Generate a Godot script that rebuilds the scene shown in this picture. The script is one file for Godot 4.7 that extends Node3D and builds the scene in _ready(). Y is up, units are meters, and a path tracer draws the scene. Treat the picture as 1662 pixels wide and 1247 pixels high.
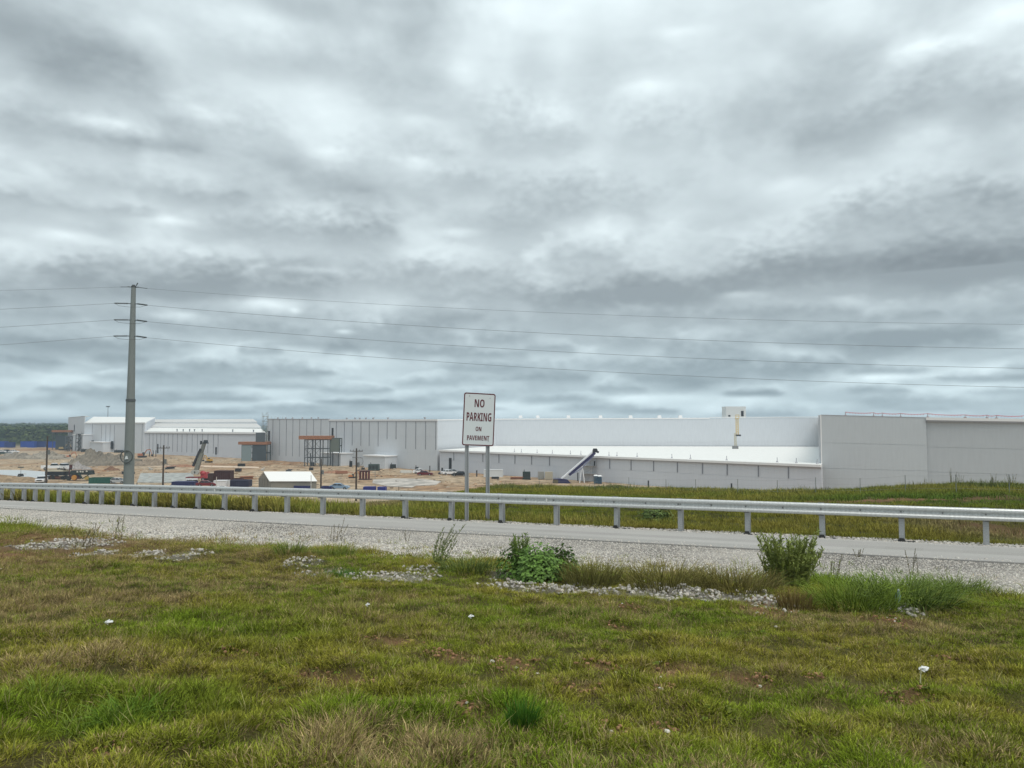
extends Node3D
# A motorway ramp with a guardrail, a no-parking sign and, below the embankment, a very large white plant under construction on an overcast day.
# The eye is the origin: y is height above the eye, -z runs away from it. Metres.

const FOCAL := 1240.0          # of the photograph, in its pixels
const PITCH := 0.0504
const SKY_W := 4096
const SKY_H := 2048
const SITE := -15.1            # level of the building site

# ---------------------------------------------------------------- shapes
class Shape:
	var v := PackedVector3Array()
	var n := PackedVector3Array()
	var c := PackedColorArray()
	var color := Color.WHITE
	var tinted := false
	func vert(p: Vector3, normal: Vector3) -> void:
		v.append(p); n.append(normal); c.append(color)
	func tri(a: Vector3, b: Vector3, d: Vector3) -> void:       # counter-clockwise seen from outside
		var m := (b - a).cross(d - a).normalized()
		vert(a, m); vert(d, m); vert(b, m)
	func quad(a: Vector3, b: Vector3, d: Vector3, e: Vector3) -> void:
		tri(a, b, d); tri(a, d, e)
	func box(at: Vector3, size: Vector3, turn := Basis()) -> void:
		hexa(at, size, size, turn)
	func hexa(at: Vector3, low: Vector3, high: Vector3, turn := Basis(), shift := Vector3.ZERO) -> void:   # a box whose top may be smaller than its foot
		var p := []
		for k in 8:
			var s := low if k < 4 else high
			var q := Vector3(s.x * (0.5 if k % 4 == 1 or k % 4 == 2 else -0.5), low.y * (-0.5 if k < 4 else 0.5), s.z * (0.5 if k % 4 < 2 else -0.5))
			if k > 3:
				q += shift
			p.append(at + turn * q)
		quad(p[0], p[1], p[5], p[4]); quad(p[1], p[2], p[6], p[5]); quad(p[2], p[3], p[7], p[6]); quad(p[3], p[0], p[4], p[7])
		quad(p[4], p[5], p[6], p[7]); quad(p[3], p[2], p[1], p[0])
	func beam(a: Vector3, b: Vector3, w: float, h: float) -> void:
		var d := b - a
		if d.length() < 0.0001:
			return
		var z := d.normalized()
		var x := (Vector3.UP.cross(z) if absf(z.y) < 0.99 else Vector3.RIGHT.cross(z)).normalized()
		box((a + b) * 0.5, Vector3(w, h, d.length()), Basis(x, z.cross(x), z))
	func tube(a: Vector3, b: Vector3, r0: float, r1: float, seg := 8, caps := true) -> void:
		var z := (b - a).normalized()
		var x := (Vector3.UP.cross(z) if absf(z.y) < 0.99 else Vector3.RIGHT.cross(z)).normalized()
		var y := z.cross(x)
		for i in seg:
			var p := x * cos(TAU * i / seg) + y * sin(TAU * i / seg)
			var q := x * cos(TAU * (i + 1) / seg) + y * sin(TAU * (i + 1) / seg)
			vert(a + p * r0, p); vert(b + q * r1, q); vert(a + q * r0, q)
			vert(a + p * r0, p); vert(b + p * r1, p); vert(b + q * r1, q)
			if caps:
				tri(a, a + q * r0, a + p * r0); tri(b, b + p * r1, b + q * r1)
	func path(points: Array, r: float, seg := 6) -> void:
		for i in points.size() - 1:
			tube(points[i], points[i + 1], r, r, seg, false)
	func slab(poly: PackedVector2Array, y0: float, y1: float) -> void:      # a plan (x, z) raised from y0 to y1
		for t in [Geometry2D.triangulate_polygon(poly)]:
			for i in range(0, t.size(), 3):
				var a := poly[t[i]]; var b := poly[t[i + 1]]; var d := poly[t[i + 2]]
				if (b - a).cross(d - a) > 0.0:
					var s := b; b = d; d = s
				tri(Vector3(a.x, y1, a.y), Vector3(b.x, y1, b.y), Vector3(d.x, y1, d.y))
				tri(Vector3(a.x, y0, a.y), Vector3(d.x, y0, d.y), Vector3(b.x, y0, b.y))
		var turn := 1.0 if Geometry2D.is_polygon_clockwise(poly) else -1.0
		for i in poly.size():
			var a := poly[i]; var b := poly[(i + 1) % poly.size()]
			if turn < 0.0:
				quad(Vector3(a.x, y0, a.y), Vector3(a.x, y1, a.y), Vector3(b.x, y1, b.y), Vector3(b.x, y0, b.y))
			else:
				quad(Vector3(b.x, y0, b.y), Vector3(b.x, y1, b.y), Vector3(a.x, y1, a.y), Vector3(a.x, y0, a.y))
	func extrude(side: Array, w0: float, w1: float) -> void:    # a side view (Vector2: along x, up y), counter-clockwise, from z = w0 to z = w1
		var poly := PackedVector2Array(side)
		var t := Geometry2D.triangulate_polygon(poly)
		for i in range(0, t.size(), 3):
			var a := poly[t[i]]; var b := poly[t[i + 1]]; var d := poly[t[i + 2]]
			if (b - a).cross(d - a) < 0.0:
				var s := b; b = d; d = s
			tri(Vector3(a.x, a.y, w1), Vector3(b.x, b.y, w1), Vector3(d.x, d.y, w1))
			tri(Vector3(a.x, a.y, w0), Vector3(d.x, d.y, w0), Vector3(b.x, b.y, w0))
		for i in poly.size():
			var a := poly[i]; var b := poly[(i + 1) % poly.size()]
			quad(Vector3(a.x, a.y, w0), Vector3(b.x, b.y, w0), Vector3(b.x, b.y, w1), Vector3(a.x, a.y, w1))
	func ball(at: Vector3, r: Vector3, rng: RandomNumberGenerator, rough := 0.0, rings := 5, seg := 8) -> void:
		var pts := []
		for j in rings + 1:
			var row := []
			for i in seg:
				var th := PI * j / rings
				var ph := TAU * i / seg
				var k := 1.0 + (rng.randf() - 0.5) * 2.0 * rough if j > 0 and j < rings else 1.0
				row.append(at + Vector3(sin(th) * cos(ph), cos(th), sin(th) * sin(ph)) * r * k)
			pts.append(row)
		for j in rings:
			for i in seg:
				var a: Vector3 = pts[j][i]; var b: Vector3 = pts[j][(i + 1) % seg]
				var d: Vector3 = pts[j + 1][(i + 1) % seg]; var e: Vector3 = pts[j + 1][i]
				if j > 0:
					tri(a, b, d)
				if j < rings - 1:
					tri(a, d, e)
	func mesh() -> ArrayMesh:
		var arrays := []
		arrays.resize(Mesh.ARRAY_MAX)
		arrays[Mesh.ARRAY_VERTEX] = v
		arrays[Mesh.ARRAY_NORMAL] = n
		if tinted:
			arrays[Mesh.ARRAY_COLOR] = c
		var m := ArrayMesh.new()
		m.add_surface_from_arrays(Mesh.PRIMITIVE_TRIANGLES, arrays)
		return m

func part(shape, called: String, m: Material, parent: Node3D = null, from := Vector3.ZERO) -> MeshInstance3D:
	var o := MeshInstance3D.new()
	o.name = called
	if shape is Shape:
		if from != Vector3.ZERO:
			for i in shape.v.size():
				shape.v[i] -= from
		o.mesh = shape.mesh()
	else:
		o.mesh = shape
	o.material_override = m
	(parent if parent else self).add_child(o, true)
	return o

func thing(called: String, label: String, category: String, at := Vector3.ZERO, turn := 0.0, group := "") -> Node3D:
	var o := Node3D.new()
	o.name = called
	o.position = at
	o.rotation.y = turn
	add_child(o, true)
	return tag(o, label, category, group)

func tag(o: Node3D, label: String, category: String, group := "") -> Node3D:
	o.set_meta("label", label)
	o.set_meta("category", category)
	if group:
		o.set_meta("group", group)
	return o

func structure(o: Node3D, kind := "structure") -> Node3D:
	o.set_meta("kind", kind)
	return o

func copy_of(o: Node3D, label: String, at: Vector3, turn := 0.0) -> Node3D:
	var c: Node3D = o.duplicate()
	c.name = o.name
	add_child(c, true)
	c.set_meta("label", label)
	c.position = at
	c.rotation.y = turn
	return c

# ---------------------------------------------------------------- materials (base colours are linear)
var kept := {}
var grain: ImageTexture
var blotch: ImageTexture
var streak: ImageTexture

func noise_of(s: int, freq: float, octaves: int, gain := 0.5) -> FastNoiseLite:
	var f := FastNoiseLite.new()
	f.seed = s
	f.frequency = freq
	f.noise_type = FastNoiseLite.TYPE_SIMPLEX_SMOOTH
	f.fractal_type = FastNoiseLite.FRACTAL_FBM
	f.fractal_octaves = octaves
	f.fractal_gain = gain
	return f

func grey_texture(s: int, freq: float, octaves: int, low: float, high: float) -> ImageTexture:
	var im := noise_of(s, freq, octaves, 0.6).get_seamless_image(512, 512)
	im.convert(Image.FORMAT_RGB8)
	for y in 512:
		for x in 512:
			var k := lerpf(low, high, im.get_pixel(x, y).r)
			im.set_pixel(x, y, Color(k, k, k))
	return ImageTexture.create_from_image(im)

func mat(r: float, g: float, b: float, rough := 0.8, metal := 0.0, tex: ImageTexture = null, scale := Vector3(0.3, 0.3, 0.3), vertex := false) -> StandardMaterial3D:
	var key := [r, g, b, rough, metal, tex, scale, vertex]
	if kept.has(key):
		return kept[key]
	var m := StandardMaterial3D.new()
	m.albedo_color = Color(r, g, b).linear_to_srgb()
	m.roughness = rough
	m.metallic = metal
	if tex:
		m.albedo_texture = tex
		m.uv1_triplanar = true
		m.uv1_world_triplanar = true
		m.uv1_scale = scale
	m.vertex_color_use_as_albedo = vertex
	if vertex and rough > 0.7:
		m.metallic_specular = 0.15
	m.cull_mode = BaseMaterial3D.CULL_DISABLED
	kept[key] = m
	return m

# ---------------------------------------------------------------- where things are
func ray(px: float, py: float) -> Vector3:
	return Vector3((px - 831.0) / FOCAL, -(py - 623.5) / FOCAL, -1.0).rotated(Vector3.RIGHT, PITCH)

func at(px: float, py: float, far: float) -> Vector3:         # the point at that depth
	var r := ray(px, py)
	return r * (far / -r.z)

func plan(px: float, far: float) -> Vector2:
	var p := at(px, 686.0, far)
	return Vector2(p.x, p.z)

func stand(px: float, far: float) -> Vector3:                 # on the ground at that depth
	var p := plan(px, far)
	return Vector3(p.x, ground_y(p.x, p.y), p.y)

func on_ground(px: float, py: float) -> Vector3:
	var r := ray(px, py)
	r /= -r.z
	var d := 2.5
	while d < 900.0:
		if r.y * d <= ground_y(r.x * d, -d):
			break
		d *= 1.006
	return Vector3(r.x * d, ground_y(r.x * d, -d), -d)

func rail_line(u: float) -> float:
	var k := clampf(u + 24.0, -50.0, 50.0)
	return 21.0 + 0.0032 * k * k

func rail_base(u: float) -> float:
	var k := clampf(u, -70.0, 40.0)
	return -3.12 + 0.0035 * k - (0.00046 * k * k if k < 0.0 else 0.0)

func along(u: float, t: float, up := 0.0) -> Vector3:         # u runs along the ramp, t across it, away from the eye, from the guardrail's line
	var w := rail_line(u) + t
	return Vector3(0.868 * u + 0.496 * w, rail_base(u) + up, 0.496 * u - 0.868 * w)

var bump: FastNoiseLite
func ground_y(x: float, z: float) -> float:
	var u := 0.868 * x + 0.496 * z
	var t := 0.496 * x - 0.868 * z - rail_line(u)
	var base := rail_base(u)
	if t < -9.2:
		var y := base + 0.45 + 0.113 * minf(-9.2 - t, 13.0)
		var k := smoothstep(-9.2, -10.4, t)
		y += k * (bump.get_noise_2d(x * 1.3, z * 1.3) * 0.09 + bump.get_noise_2d(x * 3.6, z * 3.6) * 0.02)
		return y + 0.1 * exp(-pow((t + 11.4) / 0.9, 2.0))
	if t < -4.5:
		return base + 0.27 + 0.18 * (-4.5 - t) / 4.7
	if t < -0.3:
		return base + 0.27 - 0.064 * (t + 4.5)
	var s := t + 0.3
	var left := base - lerpf(0.17, 0.112, smoothstep(-68.0, -44.0, u)) * minf(s, 26.0) - 0.12 * maxf(0.0, s - 26.0)
	var right := base - lerpf(0.0595, 0.0395, smoothstep(-14.0, 4.0, u)) * minf(s, 52.0) - 0.17 * maxf(0.0, s - 52.0)
	var y := lerpf(left, right, smoothstep(-17.0, 0.0, x))
	y = maxf(y, SITE) + 0.9 * exp(-absf(y - SITE) * 0.9) * 0.3
	y += bump.get_noise_2d(x * 0.25, z * 0.25) * 0.16 * smoothstep(1.0, 8.0, s) + bump.get_noise_2d(x * 1.1, z * 1.1) * 0.07 * smoothstep(0.5, 4.0, s) * (1.0 - smoothstep(60.0, 90.0, s))
	return y

# ---------------------------------------------------------------- the sky: a deck of stratocumulus
var sky_rows := []
var n_big: FastNoiseLite
var n_mid: FastNoiseLite
var n_puff: FastNoiseLite
var n_fine: FastNoiseLite
var n_warp: FastNoiseLite
var heaps := []     # heaped clouds: azimuth, elevation of the foot, half width, height, tone, density
var lumps := []     # clouds and thin places that stand out: azimuth, elevation, half width, half height (radians), weight

func lump(px: float, py: float, hw: float, hh: float, w: float) -> void:
	var v := Vector3((px - 831.0) / FOCAL, -(py - 623.5) / FOCAL, -1.0).rotated(Vector3.RIGHT, PITCH)
	lumps.append([atan2(v.x, -v.z), atan2(v.y, Vector2(v.x, v.z).length()), hw / FOCAL, hh / FOCAL, w])
func deck(az: float, el: float) -> Vector2:                  # the deck in plan: (soft swell, heaped cloud)
	var r := 1.0 / (maxf(sin(el), 0.0) + 0.24)
	var x := sin(az) * r * 1.6
	var z := cos(az) * r * 1.25
	var wx := n_warp.get_noise_3d(x * 1.6, z * 1.6, 0.0) * 0.2
	var wz := n_warp.get_noise_3d(x * 1.6, z * 1.6, 9.0) * 0.2
	return Vector2(n_big.get_noise_2d(x + wx, z + wz), smoothstep(-0.08, 0.3, n_mid.get_noise_2d(x * 1.2 + wz, z * 1.2 - wx)))

func heap(px: float, base: float, top: float, half: float, v: float, dense: float) -> void:   # a heaped cloud as seen in the photograph
	var lo := ray(px, base)
	var hi := ray(px, top)
	var e0 := atan2(lo.y, Vector2(lo.x, lo.z).length())
	heaps.append([atan2(lo.x, -lo.z), e0, half / FOCAL, atan2(hi.y, Vector2(hi.x, hi.z).length()) - e0, v, dense])

func sky_row(j: int) -> void:
	var el := PI * (0.5 - (j + 0.5) / SKY_H)
	var row := PackedByteArray()
	row.resize(SKY_W * 3)
	var low := 1.0 - smoothstep(0.0, 0.2, el)
	var near := []
	for l in lumps:
		if absf(el - l[1]) < l[3] * 4.5:
			near.append(l)
	var step := 1
	if el > 0.75:
		step = 4
	var val := PackedFloat32Array()
	val.resize(SKY_W)
	var late := PackedFloat32Array()
	late.resize(SKY_W)
	var i := 0
	while i < SKY_W:
		var az := wrapf((i + 0.5) / SKY_W * TAU, -PI, PI)
		var here := deck(az, el)
		var up := deck(az, el + 0.01 + 0.06 * sin(el))
		var d := here.x
		var shade := d * -0.17 + (d - up.x) * 0.11 + (here.y - up.y) * 0.08 - here.y * 0.035
		var f := n_fine.get_noise_3d(cos(az) * cos(el) * 4.0, sin(el) * 9.0, sin(az) * cos(el) * 4.0)
		var g := n_fine.get_noise_3d(cos(az) * cos(el) * 4.0, sin(el) * 9.0 + 40.0, sin(az) * cos(el) * 4.0)
		var tex := n_puff.get_noise_3d(cos(az) * cos(el) * 14.0, sin(el) * 34.0, sin(az) * cos(el) * 14.0)
		shade += f * 0.026 + tex * 0.03 * smoothstep(0.02, 0.2, el)
		shade *= 1.0 - 0.3 * low
		var shape := 0.0
		for l in near:
			var a: float = (az - l[0]) / l[2] + g * 0.7
			if absf(a) < 3.2:
				var b: float = (el - l[1]) / l[3] + f * 0.6 + a * a * 0.06
				if l[4] > 0.0 and b > 0.0:
					b *= 1.5
				var q: float = a * a + b * b
				if q < 10.0:
					shape += l[4] * (exp(-q * 0.75) - 0.0005)
		val[i] = 0.765 + shade + 0.05 * smoothstep(0.06, 0.0, el)
		late[i] = clampf(shape * 1.25, -0.15, 0.2)
		i += step
	# heaped clouds, the far ones first: a bright rounded head over a grey flat foot
	for h in heaps:
		var y: float = (el - h[1]) / h[3]
		if y < -0.75 or y > 1.7:
			continue
		var i0 := int((h[0] - h[2] * 1.4) / TAU * SKY_W)
		var i1 := int((h[0] + h[2] * 1.4) / TAU * SKY_W)
		for k in range(i0, i1, step):
			var n := posmod(k, SKY_W)
			n -= n % step
			var az := (k + 0.5) / SKY_W * TAU
			var big := n_puff.get_noise_2d(az * 13.0 / (0.6 + h[2] * 4.0), el * 26.0 / (0.6 + h[2] * 4.0) + h[4] * 50.0)
			var x: float = (az - h[0]) / h[2] + big * 0.35
			if absf(x) > 1.0:
				continue
			var crown := sqrt(1.0 - x * x) * (0.78 + big * 0.55)
			var curl := n_puff.get_noise_2d(az * 60.0, el * 110.0 + 9.0)
			var yy := y + big * 0.22 + curl * 0.1
			var a: float = smoothstep(-0.55, 0.1, yy) * (1.0 - smoothstep(crown - 0.12 - h[2] * 0.9, crown + 0.03 + h[2] * 0.3, yy)) * h[5] * smoothstep(1.0, 0.55, absf(x))
			var lit := smoothstep(0.0, 1.0, clampf(yy / maxf(crown, 0.2), 0.0, 1.0))
			var v: float = h[4] + lerpf(-0.115, 0.11, lit) + big * 0.06 + curl * 0.03
			val[n] = lerpf(val[n], v, a)
	i = 0
	while i < SKY_W:
		var v := val[i] + late[i]
		v = 0.56 + (v - 0.56) * 0.55 if v < 0.56 else v
		var t := clampf((v - 0.46) / 0.38, 0.0, 1.15)
		# dark bellies are a warm grey, thin places white, the low sky bluer
		var c := Color(0.46, 0.5, 0.524).lerp(Color(0.814, 0.862, 0.877), t)
		c = c.lerp(Color(c.r * 0.945, c.g * 0.99, c.b * 1.005), low * (1.0 - t * 0.4))
		for s in step:
			row[(i + s) * 3] = int(clampf(c.r, 0.0, 1.0) * 255.0 + 0.5)
			row[(i + s) * 3 + 1] = int(clampf(c.g, 0.0, 1.0) * 255.0 + 0.5)
			row[(i + s) * 3 + 2] = int(clampf(c.b, 0.0, 1.0) * 255.0 + 0.5)
		i += step
	sky_rows[j] = row

func make_sky() -> ImageTexture:
	n_big = noise_of(11, 0.95, 6, 0.5)
	n_mid = noise_of(23, 0.8, 6, 0.5)
	n_puff = noise_of(51, 0.75, 4, 0.45)
	n_fine = noise_of(37, 1.6, 4, 0.55)
	n_warp = noise_of(5, 0.5, 2)
	lump(235, 60, 55, 28, 0.06)
	lump(430, 28, 60, 14, 0.05)
	lump(600, 65, 60, 20, 0.035)
	lump(165, 197, 38, 11, 0.10)
	lump(330, 183, 42, 11, 0.07)
	lump(540, 247, 30, 10, 0.05)
	lump(680, 264, 26, 12, 0.09)
	lump(680, 195, 45, 9, 0.05)
	lump(748, 110, 22, 25, 0.06)
	lump(800, 15, 60, 18, 0.05)
	lump(900, 180, 60, 20, 0.045)
	lump(1060, 142, 42, 17, 0.075)
	lump(1100, 50, 35, 10, 0.05)
	lump(1290, 295, 40, 14, 0.06)
	lump(1480, 205, 35, 20, 0.05)
	lump(1510, 75, 60, 14, 0.085)
	lump(1640, 15, 35, 20, 0.08)
	lump(955, 366, 55, 22, 0.07)
	lump(260, 358, 38, 8, 0.09)
	lump(110, 380, 45, 8, 0.07)
	lump(430, 492, 42, 10, 0.12)
	lump(290, 513, 34, 8, 0.11)
	lump(478, 505, 8, 6, 0.1)
	lump(556, 538, 14, 4, 0.13)
	lump(505, 437, 50, 5, 0.07)
	lump(740, 376, 30, 7, 0.05)
	lump(1195, 478, 34, 6, 0.09)
	lump(1370, 490, 20, 9, 0.05)
	lump(1440, 611, 48, 7, 0.10)
	lump(820, 620, 60, 5, 0.04)
	lump(120, 612, 60, 5, 0.04)
	lump(1060, 645, 90, 6, 0.05)
	lump(740, 497, 22, 9, 0.05)
	lump(55, 55, 105, 50, -0.11)
	lump(110, 100, 60, 25, -0.03)
	lump(200, 97, 50, 16, -0.05)
	lump(520, 110, 110, 22, -0.055)
	lump(660, 130, 90, 16, -0.03)
	lump(640, 2, 60, 10, -0.05)
	lump(235, 235, 75, 9, -0.07)
	lump(60, 190, 70, 30, -0.05)
	lump(390, 320, 70, 14, -0.05)
	lump(480, 265, 40, 20, -0.03)
	lump(580, 315, 50, 36, -0.06)
	lump(860, 105, 36, 35, -0.06)
	lump(1000, 85, 55, 35, -0.04)
	lump(1350, 160, 110, 70, -0.05)
	lump(1310, 250, 60, 25, -0.05)
	lump(1600, 220, 110, 70, -0.045)
	lump(1620, 350, 60, 60, -0.05)
	lump(1400, 425, 190, 20, -0.10)
	lump(1600, 430, 90, 22, -0.05)
	lump(1060, 470, 100, 20, -0.12)
	lump(960, 480, 70, 12, -0.04)
	lump(1460, 550, 110, 11, -0.09)
	lump(1330, 590, 120, 12, -0.06)
	lump(1160, 625, 90, 10, -0.07)
	lump(700, 515, 70, 14, -0.05)
	lump(590, 560, 100, 14, -0.05)
	lump(190, 520, 60, 14, -0.05)
	lump(80, 562, 110, 14, -0.07)
	lump(300, 475, 90, 12, -0.04)
	lump(420, 440, 110, 25, -0.05)
	lump(300, 420, 150, 25, -0.035)
	lump(120, 450, 120, 22, -0.03)
	lump(620, 650, 120, 6, -0.04)
	lump(150, 585, 100, 8, -0.05)
	lump(930, 610, 120, 8, -0.05)
	var rng := RandomNumberGenerator.new()
	rng.seed = 19
	for k in 620:
		var el := 0.012 + 0.42 * pow(rng.randf(), 1.5)
		var half := rng.randf_range(0.045, 0.1) * (0.75 + el * 2.6)
		heaps.append([rng.randf_range(-PI, PI), el, half, (0.014 + el * 0.2) * rng.randf_range(0.7, 1.4), 0.722 + rng.randf_range(-0.02, 0.03), rng.randf_range(0.3, 0.75) * (1.0 - smoothstep(0.2, 0.45, el) * 0.75)])
	for k in 420:
		var el := 0.008 + 0.13 * rng.randf()
		heaps.append([rng.randf_range(-PI, PI), el, rng.randf_range(0.03, 0.075), (0.009 + el * 0.12) * rng.randf_range(0.7, 1.4), 0.708 + rng.randf_range(-0.035, 0.035), rng.randf_range(0.45, 0.85)])
	heap(1400, 455, 285, 300, 0.677, 0.8)
	heap(1640, 440, 250, 220, 0.682, 0.7)
	heap(985, 500, 352, 170, 0.702, 0.85)
	heap(800, 490, 400, 150, 0.692, 0.6)
	heap(230, 465, 352, 190, 0.702, 0.8)
	heap(420, 470, 365, 150, 0.692, 0.7)
	heap(580, 385, 275, 75, 0.702, 0.6)
	heap(60, 470, 375, 130, 0.702, 0.7)
	heap(1340, 530, 462, 110, 0.722, 0.7)
	heap(1180, 520, 470, 90, 0.722, 0.7)
	heap(1480, 565, 515, 160, 0.677, 0.75)
	heap(1180, 600, 550, 170, 0.687, 0.7)
	heap(640, 545, 500, 120, 0.702, 0.6)
	heap(380, 535, 480, 140, 0.707, 0.7)
	heap(120, 560, 505, 170, 0.687, 0.7)
	heap(830, 600, 560, 150, 0.697, 0.7)
	heap(420, 610, 565, 170, 0.697, 0.7)
	heaps.sort_custom(func(a, b): return a[1] < b[1])
	sky_rows.resize(SKY_H)
	var half := SKY_H / 2
	var id := WorkerThreadPool.add_group_task(sky_row, half)
	WorkerThreadPool.wait_for_group_task_completion(id)
	var bytes := PackedByteArray()
	for j in half:
		bytes.append_array(sky_rows[j])
	var low_row := PackedByteArray()
	low_row.resize(SKY_W * 3)
	low_row.fill(110)
	for j in half:
		bytes.append_array(low_row)
	return ImageTexture.create_from_image(Image.create_from_data(SKY_W, SKY_H, false, Image.FORMAT_RGB8, bytes))

# ---------------------------------------------------------------- buildings
func seg_at(px: float, a: Vector2, b: Vector2) -> Vector2:     # where that line of sight meets the wall line a-b
	var r := ray(px, 686.0)
	var k := r.x / -r.z
	var d := b - a
	return a + d * (-(a.x + k * a.y) / (d.x + k * d.y))

func outward(a: Vector2, b: Vector2) -> Vector2:
	var n := (b - a).normalized().orthogonal()
	return n if n.dot((a + b) * 0.5) < 0.0 else -n

func wall_piece(s: Shape, a: Vector2, b: Vector2, a0: float, b0: float, a1: float, b1: float, d0: float, d1: float) -> void:
	var n := outward(a, b)
	var p := []
	for k in [[a, a0, d0], [b, b0, d0], [b, b1, d0], [a, a1, d0], [a, a0, d1], [b, b0, d1], [b, b1, d1], [a, a1, d1]]:
		var q: Vector2 = k[0] + n * k[2]
		p.append(Vector3(q.x, k[1], q.y))
	for f in [[0, 1, 2, 3], [5, 4, 7, 6], [3, 2, 6, 7], [4, 5, 1, 0], [1, 5, 6, 2], [4, 0, 3, 7]]:
		var m: Vector3 = (p[f[1]] - p[f[0]]).cross(p[f[2]] - p[f[0]])
		var c: Vector3 = (p[0] + p[6]) * 0.5
		if m.dot(p[f[0]] - c) > 0.0:
			s.quad(p[f[0]], p[f[1]], p[f[2]], p[f[3]])
		else:
			s.quad(p[f[3]], p[f[2]], p[f[1]], p[f[0]])

func facade(o: Node3D, a: Vector2, b: Vector2, y0: float, ya: float, yb: float, seams: Array, m: Material) -> void:
	var core := Shape.new()
	wall_piece(core, a, b, y0 - 1.0, y0 - 1.0, ya, yb, -0.06, -0.4)
	part(core, "wall", m, o, o.position)
	var low := y0 - 1.0
	for k in seams.size() + 1:
		var s := Shape.new()
		var top: float = seams[k] if k < seams.size() else 1.0
		var ta := lerpf(y0, ya, top) - (0.03 if k < seams.size() else 0.0)
		var tb := lerpf(y0, yb, top) - (0.03 if k < seams.size() else 0.0)
		var la := low if k == 0 else lerpf(y0, ya, seams[k - 1]) + 0.03
		var lb := low if k == 0 else lerpf(y0, yb, seams[k - 1]) + 0.03
		wall_piece(s, a, b, la, lb, ta, tb, 0.0, -0.057)
		part(s, "wall_panel", m, o, o.position)

func strip(o: Node3D, called: String, a: Vector2, b: Vector2, px: float, y1: float, y0: float, w: float, m: Material, proud := 0.1) -> void:
	var c := seg_at(px, a, b)
	var d := (b - a).normalized() * w * 0.5
	var s := Shape.new()
	wall_piece(s, c - d, c + d, y0, y0, y1, y1, proud, -0.02)
	part(s, called, m, o, o.position)

func edge(o: Node3D, called: String, a: Vector2, b: Vector2, ya: float, yb: float, tall: float, d0: float, d1: float, m: Material) -> void:
	var s := Shape.new()
	wall_piece(s, a, b, ya - tall, yb - tall, ya, yb, d0, d1)
	part(s, called, m, o, o.position)

func roof_sheet(o: Node3D, called: String, pts: Array, thick: float, m: Material) -> void:     # four corners, in order
	var s := Shape.new()
	var low := Vector3.DOWN * thick
	var flip: bool = (pts[1] - pts[0]).cross(pts[2] - pts[0]).y < 0.0
	var p := pts.duplicate()
	if flip:
		p.reverse()
	s.quad(p[0], p[1], p[2], p[3])
	s.quad(p[3] + low, p[2] + low, p[1] + low, p[0] + low)
	for i in 4:
		var a: Vector3 = p[i]; var b: Vector3 = p[(i + 1) % 4]
		s.quad(a + low, b + low, b, a)
	part(s, called, m, o, o.position)

func porch(o: Node3D, a: Vector2, b: Vector2, px0: float, px1: float, deep: float, top: float, m: Material, roof: Material) -> void:   # a boxed-out entrance with a lit white lid
	var p := seg_at(px0, a, b); var q := seg_at(px1, a, b)
	var n := outward(a, b) * deep
	var s := Shape.new()
	s.slab(PackedVector2Array([p, q, q + n, p + n]), SITE - 1.0, top)
	part(s, "entrance_box", m, o, o.position)
	var d := (q - p).normalized() * 0.25
	var lid := Shape.new()
	lid.slab(PackedVector2Array([p - d, q + d, q + d + n * 1.08, p - d + n * 1.08]), top, top + 0.3)
	part(lid, "entrance_roof", roof, o, o.position)

# ---------------------------------------------------------------- vehicles and machines: x forward, y up
func wheels(o: Node3D, xs: Array, half: float, r: float, wide := 0.24, hub: Material = null) -> void:
	for x in xs:
		for s in [-1.0, 1.0]:
			var t := Shape.new()
			t.tube(Vector3(x, r, s * (half - wide)), Vector3(x, r, s * half), r, r, 14)
			var w := part(t, "wheel", mat(0.02, 0.02, 0.021, 0.9), o)
			var h := Shape.new()
			h.tube(Vector3(x, r, s * (half - 0.02)), Vector3(x, r, s * (half + 0.02)), r * 0.58, r * 0.5, 10)
			part(h, "rim", hub if hub else mat(0.35, 0.36, 0.37, 0.4, 0.6), w)

func make_car(label: String, where: Vector3, turn: float, paint: Material, group := "", category := "car") -> Node3D:
	var o := thing("parked_car", label, category, where, turn, group)
	var glass := mat(0.015, 0.02, 0.025, 0.12)
	var s := Shape.new()
	s.extrude([Vector2(-2.2, 0.32), Vector2(2.15, 0.28), Vector2(2.27, 0.5), Vector2(2.2, 0.68), Vector2(1.95, 0.8), Vector2(0.95, 0.93), Vector2(-1.75, 0.98), Vector2(-2.2, 0.9), Vector2(-2.27, 0.6)], -0.88, 0.88)
	part(s, "body", paint, o)
	var g := Shape.new()
	g.hexa(Vector3(-0.3, 1.15, 0.0), Vector3(2.75, 0.42, 1.62), Vector3(1.45, 0.42, 1.3), Basis(), Vector3(-0.1, 0, 0))
	part(g, "windows", glass, o)
	var r := Shape.new()
	r.hexa(Vector3(-0.4, 1.39, 0.0), Vector3(1.5, 0.07, 1.34), Vector3(1.2, 0.07, 1.1))
	for k in [[0.93, 0.97, 0.3, 1.36], [-0.35, 0.97, -0.4, 1.36], [-1.6, 0.97, -1.1, 1.36]]:
		for z in [-1.0, 1.0]:
			r.beam(Vector3(k[0], k[1], z * 0.81), Vector3(k[2], k[3], z * 0.66), 0.07, 0.07)
	part(r, "roof", paint, o)
	wheels(o, [1.35, -1.35], 0.9, 0.33)
	for z in [-0.62, 0.62]:
		var l := Shape.new(); l.box(Vector3(2.2, 0.62, z), Vector3(0.1, 0.14, 0.34)); part(l, "headlight", mat(0.6, 0.6, 0.6, 0.2), o)
		var t := Shape.new(); t.box(Vector3(-2.22, 0.76, z), Vector3(0.08, 0.16, 0.3)); part(t, "tail_light", mat(0.3, 0.01, 0.01, 0.3), o)
	return o

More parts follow.
